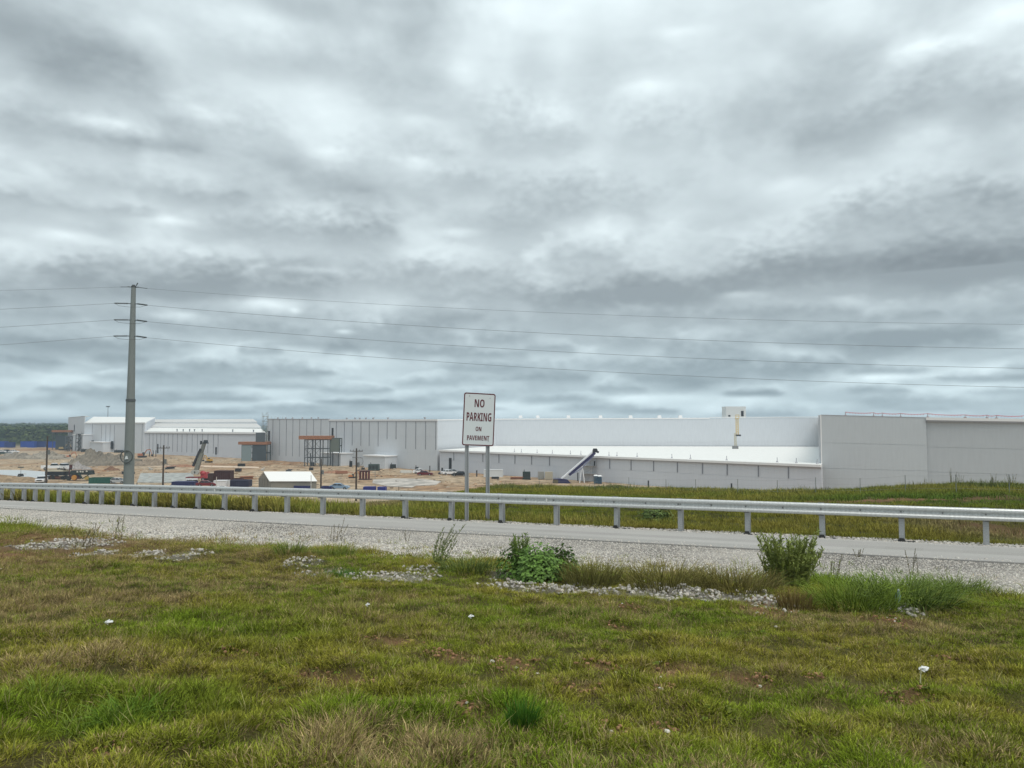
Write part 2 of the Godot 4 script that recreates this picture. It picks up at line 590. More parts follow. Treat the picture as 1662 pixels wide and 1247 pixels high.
func make_pickup(label: String, where: Vector3, turn: float, paint: Material, group := "") -> Node3D:
	var o := thing("pickup_truck", label, "pickup truck", where, turn, group)
	var s := Shape.new()
	s.extrude([Vector2(-2.8, 0.5), Vector2(2.75, 0.45), Vector2(2.85, 0.7), Vector2(2.8, 1.05), Vector2(1.3, 1.18), Vector2(-0.6, 1.18), Vector2(-0.6, 0.75), Vector2(-2.75, 0.75)], -0.95, 0.95)
	part(s, "body", paint, o)
	for z in [-0.9, 0.9]:
		var b := Shape.new(); b.box(Vector3(-1.7, 0.97, z), Vector3(2.15, 0.44, 0.08)); part(b, "bed_side", paint, o)
	var tg := Shape.new(); tg.box(Vector3(-2.76, 0.97, 0), Vector3(0.08, 0.44, 1.72)); part(tg, "tailgate", paint, o)
	var g := Shape.new(); g.hexa(Vector3(0.35, 1.45, 0), Vector3(2.0, 0.52, 1.7), Vector3(1.25, 0.52, 1.45), Basis(), Vector3(-0.1, 0, 0)); part(g, "windows", mat(0.015, 0.02, 0.025, 0.12), o)
	var r := Shape.new(); r.hexa(Vector3(0.25, 1.75, 0), Vector3(1.35, 0.08, 1.5), Vector3(1.15, 0.08, 1.3)); part(r, "roof", paint, o)
	wheels(o, [1.8, -1.75], 0.97, 0.4)
	var gr := Shape.new(); gr.box(Vector3(2.86, 0.85, 0), Vector3(0.06, 0.25, 1.1)); part(gr, "grille", mat(0.03, 0.03, 0.03, 0.4), o)
	for z in [-0.72, 0.72]:
		var l := Shape.new(); l.box(Vector3(2.84, 0.9, z), Vector3(0.08, 0.2, 0.3)); part(l, "headlight", mat(0.6, 0.6, 0.6, 0.2), o)
	return o

func make_container(label: String, where: Vector3, turn: float, size: Vector3, paint: Material, group := "", called := "shipping_container", category := "container") -> Node3D:
	var o := thing(called, label, category, where, turn, group)
	var s := Shape.new()
	s.box(Vector3(0, size.y * 0.5, 0), size - Vector3(0.1, 0.1, 0.1))
	part(s, "body", paint, o)
	var f := Shape.new()
	for x in [-0.5, 0.5]:
		for z in [-0.5, 0.5]:
			f.box(Vector3(x * size.x, size.y * 0.5, z * size.z), Vector3(0.16, size.y, 0.16))
	for y in [0.06, size.y - 0.06]:
		for z in [-0.5, 0.5]:
			f.box(Vector3(0, y, z * size.z), Vector3(size.x, 0.14, 0.12))
		for x in [-0.5, 0.5]:
			f.box(Vector3(x * size.x, y, 0), Vector3(0.12, 0.14, size.z))
	part(f, "frame", paint, o)
	var c := Shape.new()
	var ribs := int(size.x / 0.5)
	for k in ribs:
		for z in [-0.5, 0.5]:
			c.box(Vector3((k + 0.5 - ribs * 0.5) * size.x / ribs * 0.97, size.y * 0.5, z * (size.z - 0.04)), Vector3(0.22, size.y - 0.25, 0.08))
	part(c, "corrugation", paint, o)
	for z in [-0.25, 0.25]:
		var d := Shape.new(); d.box(Vector3(size.x * 0.5, size.y * 0.5, z * size.z), Vector3(0.08, size.y - 0.25, size.z * 0.46)); part(d, "door", paint, o)
	return o

func make_excavator(label: String, where: Vector3, turn: float, k: float, paint: Material) -> Node3D:
	var o := thing("excavator", label, "excavator", where, turn)
	var dark := mat(0.03, 0.03, 0.03, 0.8)
	for z in [-1.0, 1.0]:
		var t := Shape.new()
		t.extrude([Vector2(-1.7, 0.0) * k, Vector2(1.7, 0.0) * k, Vector2(2.1, 0.4) * k, Vector2(1.8, 0.85) * k, Vector2(-1.8, 0.85) * k, Vector2(-2.1, 0.4) * k], (z * 1.1 - 0.28) * k, (z * 1.1 + 0.28) * k)
		part(t, "track", dark, o)
	var h := Shape.new(); h.hexa(Vector3(-0.7, 1.55, 0) * k, Vector3(2.9, 1.2, 2.4) * k, Vector3(2.6, 1.2, 2.2) * k); h.tube(Vector3(0, 0.5, 0) * k, Vector3(0, 1.0, 0) * k, 0.8 * k, 0.8 * k, 12); part(h, "house", paint, o)
	var c := Shape.new(); c.hexa(Vector3(0.75, 1.95, 0.6) * k, Vector3(1.3, 1.7, 1.0) * k, Vector3(1.0, 1.7, 0.9) * k); part(c, "cab", mat(0.03, 0.04, 0.045, 0.2), o)
	var b := Shape.new(); b.path([Vector3(0.7, 1.5, -0.2) * k, Vector3(2.2, 4.0, -0.2) * k, Vector3(4.0, 4.3, -0.2) * k], 0.26 * k); part(b, "boom", paint, o)
	var st := Shape.new(); st.tube(Vector3(3.9, 4.4, -0.2) * k, Vector3(4.9, 1.6, -0.2) * k, 0.22 * k, 0.16 * k); part(st, "stick", paint, o)
	var bu := Shape.new(); bu.extrude([Vector2(4.5, 0.7) * k, Vector2(5.2, 0.6) * k, Vector2(5.4, 1.5) * k, Vector2(4.8, 1.7) * k], -0.75 * k, 0.35 * k); part(bu, "bucket", dark, o)
	return o

func make_pole(label: String, where: Vector3, tall: float, arms: bool, gear: int) -> Node3D:
	var o := thing("utility_pole", label, "utility pole", where, 0.0, "wooden poles on the building site")
	var wood := mat(0.075, 0.055, 0.04, 0.95, 0.0, grain, Vector3(2, 0.4, 2))
	var s := Shape.new(); s.tube(Vector3(0, -0.6, 0), Vector3(0, tall, 0), 0.2, 0.13, 10); part(s, "shaft", wood, o)
	if arms:
		var a := Shape.new(); a.box(Vector3(0, tall - 0.55, 0.14), Vector3(2.5, 0.13, 0.11)); var arm := part(a, "crossarm", wood, o)
		for x in [-1.15, -0.6, 0.6, 1.15]:
			var i := Shape.new(); i.tube(Vector3(x, tall - 0.49, 0.14), Vector3(x, tall - 0.25, 0.14), 0.05, 0.06, 6); part(i, "insulator", mat(0.12, 0.12, 0.13, 0.3), arm)
	if gear > 0:
		var t := Shape.new(); t.tube(Vector3(0.4, tall - 3.6, 0.1), Vector3(0.4, tall - 2.7, 0.1), 0.25, 0.25, 10); part(t, "transformer", mat(0.13, 0.14, 0.14, 0.5), o)
	if gear > 1:
		var b := Shape.new(); b.beam(Vector3(-0.75, tall - 1.75, 0.12), Vector3(1.25, tall - 1.85, 0.12), 0.09, 0.09); part(b, "bracket", mat(0.1, 0.1, 0.11, 0.6), o)
		var l := Shape.new()
		var pts := []
		for i in 13:
			var w := PI * (0.5 - 1.15 * i / 12.0)
			pts.append(Vector3(0.75 + cos(w) * 0.55, tall - 2.5 + sin(w) * 0.75, 0.12))
		l.path(pts, 0.03); part(l, "cable_loop", mat(0.05, 0.05, 0.05, 0.6), o)
		var g := Shape.new(); g.path([Vector3(0.1, tall - 4.4, 0.1), Vector3(0.7, tall - 4.0, 0.1), Vector3(1.3, tall - 3.9, 0.1)], 0.045); part(g, "guy_bracket", mat(0.08, 0.08, 0.08, 0.6), o)
	return o

func make_mound(called: String, label: String, where: Vector3, half: Vector3, m: Material, s: int, sharp := 1.4) -> Node3D:
	var o := thing(called, label, "pile", where, 0.0)
	var f := noise_of(s, 0.35, 4)
	var sh := Shape.new()
	var rows := []
	for j in 15:
		var row := []
		for i in 30:
			var ph := TAU * i / 30
			var k := j / 14.0
			var q := Vector3(cos(ph) * k * half.x, 0, sin(ph) * k * half.z)
			var wob := f.get_noise_2d(where.x + q.x, where.z + q.z)
			q.x *= 1.0 + wob * 0.25
			q.y = half.y * pow(maxf(0.0, 1.0 - pow(k, sharp)), 1.0) * (1.0 + wob * 0.5) + wob * 0.3 * (1.0 - k) - (0.5 if j == 14 else 0.0)
			row.append(q)
		rows.append(row)
	for j in 14:
		for i in 30:
			var a: Vector3 = rows[j][i]; var b: Vector3 = rows[j + 1][i]; var c: Vector3 = rows[j + 1][(i + 1) % 30]; var d: Vector3 = rows[j][(i + 1) % 30]
			if j > 0:
				sh.tri(a, d, b)
			sh.tri(d if j > 0 else a, c, b)
	part(sh, "heap", m, o)
	return o

func make_tower(o: Node3D, x0: float, x1: float, deep: float, tall: float, bays: int, levels: int, m: Material, stairs: bool) -> void:   # a steel frame: columns, beams and, if it is a stair, flights between its levels
	for i in bays + 1:
		for z in [0.0, deep]:
			var s := Shape.new(); var x := lerpf(x0, x1, i / float(bays)); s.box(Vector3(x, tall * 0.5, z), Vector3(0.28, tall, 0.28)); part(s, "column", m, o)
	for l in range(1, levels + 1):
		for z in [0.0, deep]:
			var b := Shape.new(); b.box(Vector3((x0 + x1) * 0.5, tall * l / levels - 0.12, z + (0.16 if z == 0.0 else -0.16)), Vector3(absf(x1 - x0), 0.24, 0.2)); part(b, "beam", m, o)
	if stairs:
		for l in levels:
			var y0 := tall * l / levels; var y1 := tall * (l + 1) / levels
			var f := Shape.new()
			var flip := l % 2 == 0
			f.beam(Vector3(x0 + 0.4 if flip else x1 - 0.4, y0 + 0.1, deep * 0.5), Vector3(x1 - 0.4 if flip else x0 + 0.4, y1 - 0.1, deep * 0.5), 1.2, 0.3)
			part(f, "stair_flight", mat(0.16, 0.16, 0.15, 0.7), o)
			var p := Shape.new(); p.box(Vector3((x0 + x1) * 0.5, y1 + 0.06, deep * 0.5), Vector3(absf(x1 - x0) * 0.96, 0.1, deep * 0.9)); part(p, "landing", m, o)

func make_genset(label: String, where: Vector3, turn: float, size: Vector3, paint: Material, group := "") -> Node3D:
	var o := thing("generator", label, "generator", where, turn, group)
	var s := Shape.new(); s.hexa(Vector3(0, size.y * 0.5 + 0.15, 0), Vector3(size.x, size.y - 0.1, size.z), Vector3(size.x * 0.96, size.y - 0.1, size.z * 0.92)); part(s, "housing", paint, o)
	var k := Shape.new(); k.box(Vector3(0, 0.1, 0), Vector3(size.x * 1.08, 0.2, size.z * 0.9)); part(k, "skid", mat(0.03, 0.03, 0.03, 0.8), o)
	for i in 3:
		var l := Shape.new(); l.box(Vector3((i - 1) * size.x * 0.3, size.y * 0.5 + 0.1, size.z * 0.5 + 0.01), Vector3(size.x * 0.22, size.y * 0.6, 0.06)); part(l, "louvre", mat(0.02, 0.025, 0.025, 0.7), o)
	var e := Shape.new(); e.tube(Vector3(-size.x * 0.3, size.y, 0), Vector3(-size.x * 0.3, size.y + 0.6, 0), 0.1, 0.1, 8); part(e, "exhaust", mat(0.05, 0.05, 0.05, 0.6), o)
	return o

func make_crate(label: String, where: Vector3, size: Vector3, m: Material, slats: int, group := "") -> Node3D:
	var o := thing("crate", label, "crate", where, 0.0, group)
	var s := Shape.new(); s.box(Vector3(0, size.y * 0.5 + 0.08, 0), size - Vector3(0.12, 0.16, 0.12)); part(s, "load", m, o)
	for i in slats:
		for z in [-0.5, 0.5]:
			var b := Shape.new(); b.box(Vector3((i / float(slats - 1) - 0.5) * size.x * 0.94, size.y * 0.5, z * size.z), Vector3(0.12, size.y, 0.08)); part(b, "slat", m, o)
	var p := Shape.new(); p.box(Vector3(0, 0.05, 0), Vector3(size.x, 0.1, size.z)); part(p, "pallet", mat(0.2, 0.14, 0.08, 0.9), o)
	return o

func make_skip(label: String, where: Vector3, turn: float, size: Vector3, paint: Material, group := "") -> Node3D:
	var o := thing("skip_bin", label, "skip bin", where, turn, group)
	var w := size.x * 0.5; var d := size.z * 0.5
	for z in [-1.0, 1.0]:
		var s := Shape.new(); s.box(Vector3(0, size.y * 0.5, z * (d - 0.05)), Vector3(size.x - 0.22, size.y, 0.1)); part(s, "side", paint, o)
		var e := Shape.new(); e.box(Vector3(z * (w - 0.05), size.y * 0.5, 0), Vector3(0.1, size.y, size.z)); part(e, "end", paint, o)
	for i in int(size.x / 0.7):
		for z in [-1.0, 1.0]:
			var r := Shape.new(); r.box(Vector3(-w + 0.45 + i * 0.7, size.y * 0.5, z * (d + 0.05)), Vector3(0.12, size.y * 0.94, 0.1)); part(r, "rib", paint, o)
	var f := Shape.new(); f.box(Vector3(0, 0.1, 0), Vector3(size.x - 0.24, 0.12, size.z - 0.24)); part(f, "floor", paint, o)
	return o

func make_bollard(label: String, where: Vector3, tall: float, r: float, group := "") -> Node3D:
	var o := thing("standpipe", label, "pipe", where, 0.0, group)
	var s := Shape.new(); s.tube(Vector3(0, -0.3, 0), Vector3(0, tall, 0), r, r, 10); part(s, "pipe", mat(0.012, 0.014, 0.02, 0.5), o)
	var c := Shape.new(); c.tube(Vector3(0, tall, 0), Vector3(0, tall + 0.12, 0), r * 1.15, r * 1.0, 10); part(c, "cap", mat(0.02, 0.02, 0.025, 0.5), o)
	return o

func make_stake(label: String, where: Vector3, tall: float, m: Material, group := "") -> Node3D:
	var o := thing("survey_stake", label, "stake", where, 0.0, group)
	var s := Shape.new(); s.box(Vector3(0, tall * 0.5 - 0.1, 0), Vector3(0.13, tall + 0.2, 0.1)); part(s, "lath", m, o)
	var t := Shape.new(); t.hexa(Vector3(0, tall + 0.05, 0), Vector3(0.14, 0.12, 0.11), Vector3(0.03, 0.12, 0.03)); part(t, "tip", m, o)
	return o

# ---------------------------------------------------------------- plants, stones and other stuff
class Scatter:
	var buf := PackedFloat32Array()
	var count := 0
	func add(p: Vector3, b: Basis, c: Color) -> void:
		buf.append_array(PackedFloat32Array([b.x.x, b.y.x, b.z.x, p.x, b.x.y, b.y.y, b.z.y, p.y, b.x.z, b.y.z, b.z.z, p.z, c.r, c.g, c.b, 1.0]))
		count += 1

func strew(s: Scatter, called: String, label: String, category: String, m: Mesh, material: Material) -> void:
	var mm := MultiMesh.new()
	mm.transform_format = MultiMesh.TRANSFORM_3D
	mm.use_colors = true
	mm.mesh = m
	mm.instance_count = s.count
	mm.buffer = s.buf
	var o := MultiMeshInstance3D.new()
	o.name = called
	o.multimesh = mm
	o.material_override = material
	add_child(o, true)
	structure(tag(o, label, category), "stuff")

func blade(s: Shape, base: Vector3, lean: Vector3, tall: float, wide: float, turn: float, tone: float, droop := 0.35) -> void:
	var side := Vector3(cos(turn), 0, sin(turn)) * wide * 0.5
	var mid := base + Vector3.UP * tall * 0.55 + lean * 0.35
	var tip := base + Vector3.UP * tall * (1.0 - droop * lean.length() / maxf(tall, 0.001) * 0.5) + lean
	s.color = Color(tone * 0.8, tone * 0.8, tone * 0.8)
	var a := base - side; var b := base + side
	var c := mid - side * 0.75; var d := mid + side * 0.75
	s.tri(a, b, d)
	s.tri(a, d, c)
	s.color = Color(tone * 1.15, tone * 1.15, tone * 1.1)
	s.tri(c, d, tip)

func tuft(sd: int, count: int, tall: float, spread: float, lean: float, wide: float) -> ArrayMesh:
	var rng := RandomNumberGenerator.new()
	rng.seed = sd
	var s := Shape.new()
	s.tinted = true
	for i in count:
		var ph := rng.randf() * TAU
		var r := sqrt(rng.randf()) * spread
		var out := Vector3(cos(ph), 0, sin(ph))
		blade(s, out * r + Vector3.DOWN * 0.01, (out * rng.randf_range(0.2, 1.0) + Vector3(rng.randf() - 0.5, 0, rng.randf() - 0.5) * 0.8) * lean, tall * rng.randf_range(0.45, 1.15), wide * rng.randf_range(0.7, 1.3), rng.randf() * TAU, rng.randf_range(0.6, 1.4))
	return s.mesh()

var dry_spots := []
var lush_spots := []
var bare_spots := []
var stony_spots := []
func spot(list: Array, px: float, py: float, rx: float, ry: float, weight := 1.0) -> void:
	var c := on_ground(px, py)
	var n := on_ground(px, py + ry); var f := on_ground(px, py - ry)
	list.append([c.x, c.z, rx / FOCAL * -c.z, maxf(0.12, absf(n.z - f.z) * 0.5), weight])

func spots(list: Array, x: float, z: float) -> float:
	var k := 0.0
	for s in list:
		var a: float = (x - s[0]) / s[2]
		if absf(a) < 1.7:
			var b: float = (z - s[1]) / s[3]
			var q := a * a + b * b
			if q < 3.0:
				k = maxf(k, s[4] * (1.0 - smoothstep(0.35, 1.7, sqrt(q))))
	return k

func leafy(sd: int, count: int, half: Vector3, leaf: float, tone: Color, hollow := 0.55) -> Shape:      # leaves through the volume of a dome
	var rng := RandomNumberGenerator.new()
	rng.seed = sd
	var s := Shape.new()
	s.tinted = true
	for i in count:
		var d := Vector3(rng.randf_range(-1, 1), rng.randf_range(-0.05, 1), rng.randf_range(-1, 1))
		if d.length() > 1.0 or d.length() < 0.05:
			d = d.normalized() * rng.randf_range(hollow, 1.0)
		var wob := 0.86 + 0.26 * sin(d.x * 5.0 + sd) * cos(d.z * 4.0 + d.y * 3.0)
		var p := Vector3(d.x * half.x, d.y * half.y, d.z * half.z) * wob
		var n := (d + Vector3(rng.randf() - 0.5, rng.randf() * 0.8, rng.randf() - 0.5)).normalized()
		var u := n.cross(Vector3(rng.randf() - 0.5, rng.randf() - 0.5, rng.randf() - 0.5)).normalized() * leaf * rng.randf_range(0.6, 1.2)
		var w := n.cross(u) * 0.55
		var k := rng.randf_range(0.6, 1.5)
		s.color = Color(tone.r * k, tone.g * k, tone.b * k)
		s.tri(p, p + u * 0.5 - w * 0.6 + n * leaf * 0.08, p + u)
		s.tri(p, p + u, p + u * 0.5 + w * 0.6 + n * leaf * 0.08)
	return s

func make_shrub(called: String, label: String, where: Vector3, half: Vector3, count: int, leaf: float, tone: Color, sd: int) -> Node3D:
	var o := thing(called, label, "shrub", where)
	var f := part(leafy(sd, count, half, leaf, tone), "foliage", leaf_mat(), o)
	f.set_meta("kind", "stuff")
	var rng := RandomNumberGenerator.new()
	rng.seed = sd + 1
	for i in 9:
		var st := Shape.new()
		var ph := rng.randf() * TAU
		st.path([Vector3(cos(ph) * 0.04, -0.05, sin(ph) * 0.04), Vector3(cos(ph) * half.x * 0.3, half.y * 0.5, sin(ph) * half.z * 0.3), Vector3(cos(ph) * half.x * 0.6, half.y * rng.randf_range(0.55, 0.8), sin(ph) * half.z * 0.6)], 0.008)
		part(st, "stem", mat(0.06, 0.07, 0.025, 0.8), o)
	return o

func leaf_mat() -> StandardMaterial3D:
	var m := mat(1.0, 1.0, 1.0, 0.7, 0.0, null, Vector3.ONE, true)
	m.backlight_enabled = true
	m.backlight = Color(0.3, 0.3, 0.3)
	return m

func make_weed(label: String, where: Vector3, stems: int, tall: float, spread: float, lean: Vector3, tone: Color, sd: int, leaf := 0.05) -> Node3D:   # upright stalks set with narrow leaves
	var o := thing("roadside_weed", label, "weed", where)
	var rng := RandomNumberGenerator.new()
	rng.seed = sd
	for i in stems:
		var ph := rng.randf() * TAU
		var out := Vector3(cos(ph), 0, sin(ph))
		var h := tall * rng.randf_range(0.55, 1.05)
		var a := out * spread * 0.6 * rng.randf() + Vector3.DOWN * 0.05
		var c := out * spread * rng.randf_range(0.3, 1.0) + lean * h + Vector3.UP * h
		var b := (a + c) * 0.5 + Vector3.UP * h * 0.08 + (lean * -0.1 * h)
		var st := Shape.new()
		st.tinted = true
		st.color = Color(tone.r * 0.9, tone.g * 0.8, tone.b * 0.8)
		st.path([a, b, c], 0.004, 4)
		for k in int(h / 0.009):
			var f := rng.randf_range(0.04, 1.02)
			var p := a.lerp(b, f * 2.0) if f < 0.5 else b.lerp(c, f * 2.0 - 1.0)
			var d := Vector3(rng.randf() - 0.5, rng.randf_range(0.0, 0.9), rng.randf() - 0.5).normalized()
			var n := (d.cross(Vector3(rng.randf() - 0.5, 0.2, rng.randf() - 0.5)) + Vector3.UP * 0.4).normalized()
			var l := leaf * rng.randf_range(0.6, 1.4) * (1.25 - f * 0.6)
			var w := d.cross(n).normalized() * l * 0.13
			var t := rng.randf_range(0.6, 1.5)
			st.color = Color(tone.r * t, tone.g * t, tone.b * t)
			st.tri(p, p + d * l * 0.5 + w, p + d * l)
			st.tri(p, p + d * l, p + d * l * 0.5 - w)
		part(st, "stalk", leaf_mat(), o)
	return o

func make_clump(label: String, where: Vector3, blades: int, tall: float, spread: float, lean: float, wide: float, tone: Color, sd: int) -> Node3D:
	var o := thing("grass_clump", label, "grass clump", where)
	var m := mat(tone.r, tone.g, tone.b, 0.75, 0.0, null, Vector3.ONE, true)
	var f := part(tuft(sd, blades, tall, spread, lean, wide), "blades", m, o)
	f.set_meta("kind", "stuff")
	return o

# ---------------------------------------------------------------- the scene
func _ready():
	# camera, sky, sun, exposure
	var cam := Camera3D.new()
	cam.name = "camera"
	cam.fov = rad_to_deg(2.0 * atan(623.5 / FOCAL))
	cam.rotation.x = PITCH
	cam.near = 0.1
	cam.far = 6000.0
	add_child(cam)
	bump = noise_of(77, 1.0, 3)
	var env := Environment.new()
	env.background_mode = Environment.BG_SKY
	var sky_mat := PanoramaSkyMaterial.new()
	sky_mat.panorama = make_sky()
	sky_mat.energy_multiplier = 1.0
	env.sky = Sky.new()
	env.sky.sky_material = sky_mat
	env.tonemap_mode = Environment.TONE_MAPPER_LINEAR
	env.tonemap_exposure = 1.3
	env.sdfgi_enabled = true
	env.ssao_enabled = true
	env.ssil_enabled = true
	env.fog_enabled = true
	env.fog_density = 0.00035
	env.fog_light_color = Color(0.78, 0.85, 0.9)
	var we := WorldEnvironment.new()
	we.name = "environment"
	we.environment = env
	add_child(we)
	var sun := DirectionalLight3D.new()
	sun.name = "sun"
	sun.light_energy = 0.5
	sun.light_angular_distance = 40.0
	sun.light_color = Color(1.0, 0.975, 0.94)
	sun.rotation_degrees = Vector3(-62, 35, 0)
	sun.shadow_enabled = true
	add_child(sun)
	grain = grey_texture(3, 0.05, 5, 0.72, 1.08)
	blotch = grey_texture(9, 0.012, 6, 0.6, 1.12)
	streak = grey_texture(15, 0.03, 4, 0.965, 1.01)
	lay_spots()
	ground()
	guardrail()
	plant_buildings()
	site_things()
	power_line()
	roadside()
	stuff()

func lay_spots() -> void:
	for s in [[60, 975, 190, 50, 1.0], [255, 968, 75, 30, 1.0], [130, 1075, 110, 25, 0.7], [660, 1225, 170, 45, 1.0], [1100, 1240, 140, 25, 0.5], [620, 990, 140, 30, 0.45], [1450, 1015, 170, 22, 0.75], [1000, 1000, 120, 16, 0.6], [1290, 1005, 70, 18, 0.7], [420, 900, 100, 18, 0.6], [1130, 925, 130, 16, 0.55], [1560, 1210, 120, 25, 0.4], [480, 945, 60, 20, 0.7], [1250, 1130, 90, 25, 0.4], [520, 826, 100, 10, 0.9], [1600, 862, 90, 22, 0.9], [880, 1045, 80, 15, 0.5]]:
		spot(dry_spots, s[0], s[1], s[2], s[3], s[4])
	for s in [[110, 1140, 150, 40, 0.6], [210, 1165, 70, 28, 1.0], [450, 1010, 150, 40, 0.6], [600, 1160, 120, 25, 0.4], [850, 1160, 50, 25, 0.8], [1400, 945, 190, 22, 1.0], [960, 1000, 60, 14, 0.6], [550, 935, 40, 8, 1.0], [1100, 1010, 80, 18, 0.5], [300, 1130, 90, 30, 0.7], [1500, 812, 200, 9, 0.9], [250, 825, 200, 14, 0.5], [760, 1000, 120, 20, 0.4]]:
		spot(lush_spots, s[0], s[1], s[2], s[3], s[4])
	for s in [[635, 1048, 50, 6, 1.0], [740, 1064, 55, 5, 0.9], [835, 1077, 38, 11, 1.0], [500, 1104, 42, 8, 1.0], [570, 1113, 50, 5, 0.9], [972, 1082, 35, 8, 1.0], [1090, 1103, 34, 6, 0.9], [1200, 1107, 55, 5, 0.9], [1005, 1191, 36, 8, 0.9], [1082, 1193, 24, 8, 1.0], [768, 1156, 26, 10, 0.7], [172, 1230, 24, 16, 1.0], [1450, 1012, 42, 10, 1.0], [1012, 990, 28, 7, 0.8], [1000, 1026, 14, 6, 0.7], [1240, 992, 40, 9, 0.8], [1470, 1128, 50, 8, 0.7], [1330, 1105, 26, 7, 0.6], [940, 1118, 40, 5, 0.7], [1090, 1122, 30, 4, 0.6], [1250, 985, 30, 12, 0.8], [1440, 811, 260, 4, 1.0], [500, 827, 90, 7, 0.9], [1640, 862, 70, 14, 0.8], [350, 1062, 60, 6, 0.5], [1530, 1075, 40, 6, 0.5]]:
		spot(bare_spots, s[0], s[1], s[2], s[3], s[4])
	for s in [[110, 884, 62, 9, 1.0], [160, 897, 20, 5, 0.8], [240, 901, 22, 6, 0.9], [300, 902, 28, 7, 1.0], [540, 930, 50, 10, 0.9], [640, 938, 60, 7, 1.0], [490, 912, 30, 10, 0.6], [830, 950, 45, 8, 0.9], [920, 957, 90, 8, 1.0], [1070, 968, 60, 9, 1.0], [1160, 972, 80, 7, 1.0], [1465, 988, 24, 9, 1.0], [820, 940, 22, 10, 0.8], [1255, 985, 30, 6, 0.6], [690, 925, 30, 8, 0.5]]:
		spot(stony_spots, s[0], s[1], s[2], s[3], s[4])

func ground() -> void:
	var us := []
	var k := -60.0
	while k <= 30.0:
		us.append(k); k += 0.25 if k > -30.0 and k < 9.0 else 0.6
	k = -60.0
	var step := 2.0
	while k > -3500.0:
		k -= step
		us.push_front(k)
		step = minf(6.0, step * 1.1) if k > -480.0 else step * 1.25
	k = 30.0; step = 2.0
	while k < 3500.0:
		k += step; us.append(k); step *= 1.14
	var ts := []
	k = -20.0
	while k < 1.0:
		ts.append(k); k += 0.2
	while k < 12.0:
		ts.append(k); k += 0.5
	while k < 110.0:
		ts.append(k); k += 1.6
	while k < 520.0:
		ts.append(k); k += 5.0
	step = 6.0
	while k < 4500.0:
		ts.append(k); step *= 1.25; k += step
	k = -20.0; step = 1.0
	while k > -2500.0:
		k -= step; ts.push_front(k); step *= 1.4
	var wide := noise_of(31, 0.02, 4)
	var fine := noise_of(33, 0.6, 4)
	var s := PackedVector3Array(); var n := PackedVector3Array(); var c := PackedColorArray(); var ix := PackedInt32Array()
	for t in ts:
		for u in us:
			var p := along(u, t)
			p.y = ground_y(p.x, p.z)
			var e := 0.3 if absf(t) < 30.0 else 2.0
			var gx := ground_y(p.x + e, p.z) - ground_y(p.x - e, p.z)
			var gz := ground_y(p.x, p.z + e) - ground_y(p.x, p.z - e)
			s.append(p)
			n.append(Vector3(-gx, 2.0 * e, -gz).normalized())
			c.append(ground_color(p, t, wide, fine))
	var w := us.size()
	for j in ts.size() - 1:
		for i in w - 1:
			var a := j * w + i
			ix.append_array(PackedInt32Array([a, a + w, a + 1, a + 1, a + w, a + w + 1]))
	var arrays := []
	arrays.resize(Mesh.ARRAY_MAX)
	arrays[Mesh.ARRAY_VERTEX] = s; arrays[Mesh.ARRAY_NORMAL] = n; arrays[Mesh.ARRAY_COLOR] = c; arrays[Mesh.ARRAY_INDEX] = ix
	var m := ArrayMesh.new()
	m.add_surface_from_arrays(Mesh.PRIMITIVE_TRIANGLES, arrays)
	var earth := mat(1, 1, 1, 0.95, 0.0, grain, Vector3(0.9, 0.9, 0.9), true)
	earth.heightmap_enabled = true
	earth.heightmap_texture = grain
	earth.heightmap_scale = 4.0
	earth.detail_enabled = true
	earth.detail_blend_mode = BaseMaterial3D.BLEND_MODE_MUL
	earth.detail_albedo = blotch
	earth.detail_uv_layer = BaseMaterial3D.DETAIL_UV_2
	earth.uv2_triplanar = true
	earth.uv2_world_triplanar = true
	earth.uv2_scale = Vector3(0.031, 0.031, 0.031)
	structure(part(m, "ground", earth))
	# the ramp's paved surface, banked away from the eye
	var r := Shape.new()
	r.tinted = true
	var bands := [-4.5, -4.35, -3.5, -2.8, -2.0, -1.3, -0.75, -0.3]
	var uu := -95.0
	while uu < 34.0:
		for b in bands.size() - 1:
			var tone := 0.465 + 0.07 * fine.get_noise_2d(uu * 0.12, bands[b] * 1.1) + 0.03 * fine.get_noise_2d(uu * 0.9, bands[b] * 4.0) + (-0.03 if b == 1 or b == 3 else 0.0) + (0.02 if b == 6 else 0.0)
			if b == 0:
				tone = 0.37
			r.color = Color(tone, tone * 0.968, tone * 0.915)
			var q := []
			for z in [[uu, b], [uu + 0.8, b], [uu + 0.8, b + 1], [uu, b + 1]]:
				var g := along(z[0], bands[z[1]])
				q.append(Vector3(g.x, rail_base(z[0]) + 0.27 - 0.064 * (bands[z[1]] + 4.5) + 0.03, g.z))
			r.quad(q[0], q[1], q[2], q[3])
			if b == 0:
				r.quad(q[0] + Vector3.DOWN * 0.06, q[1] + Vector3.DOWN * 0.06, q[1], q[0])
			if b == bands.size() - 2:
				r.quad(q[3], q[2], q[2] + Vector3.DOWN * 0.06, q[3] + Vector3.DOWN * 0.06)
		uu += 0.8
	structure(part(r, "road", mat(1, 1, 1, 0.9, 0.0, grain, Vector3(1.6, 1.6, 1.6), true)))

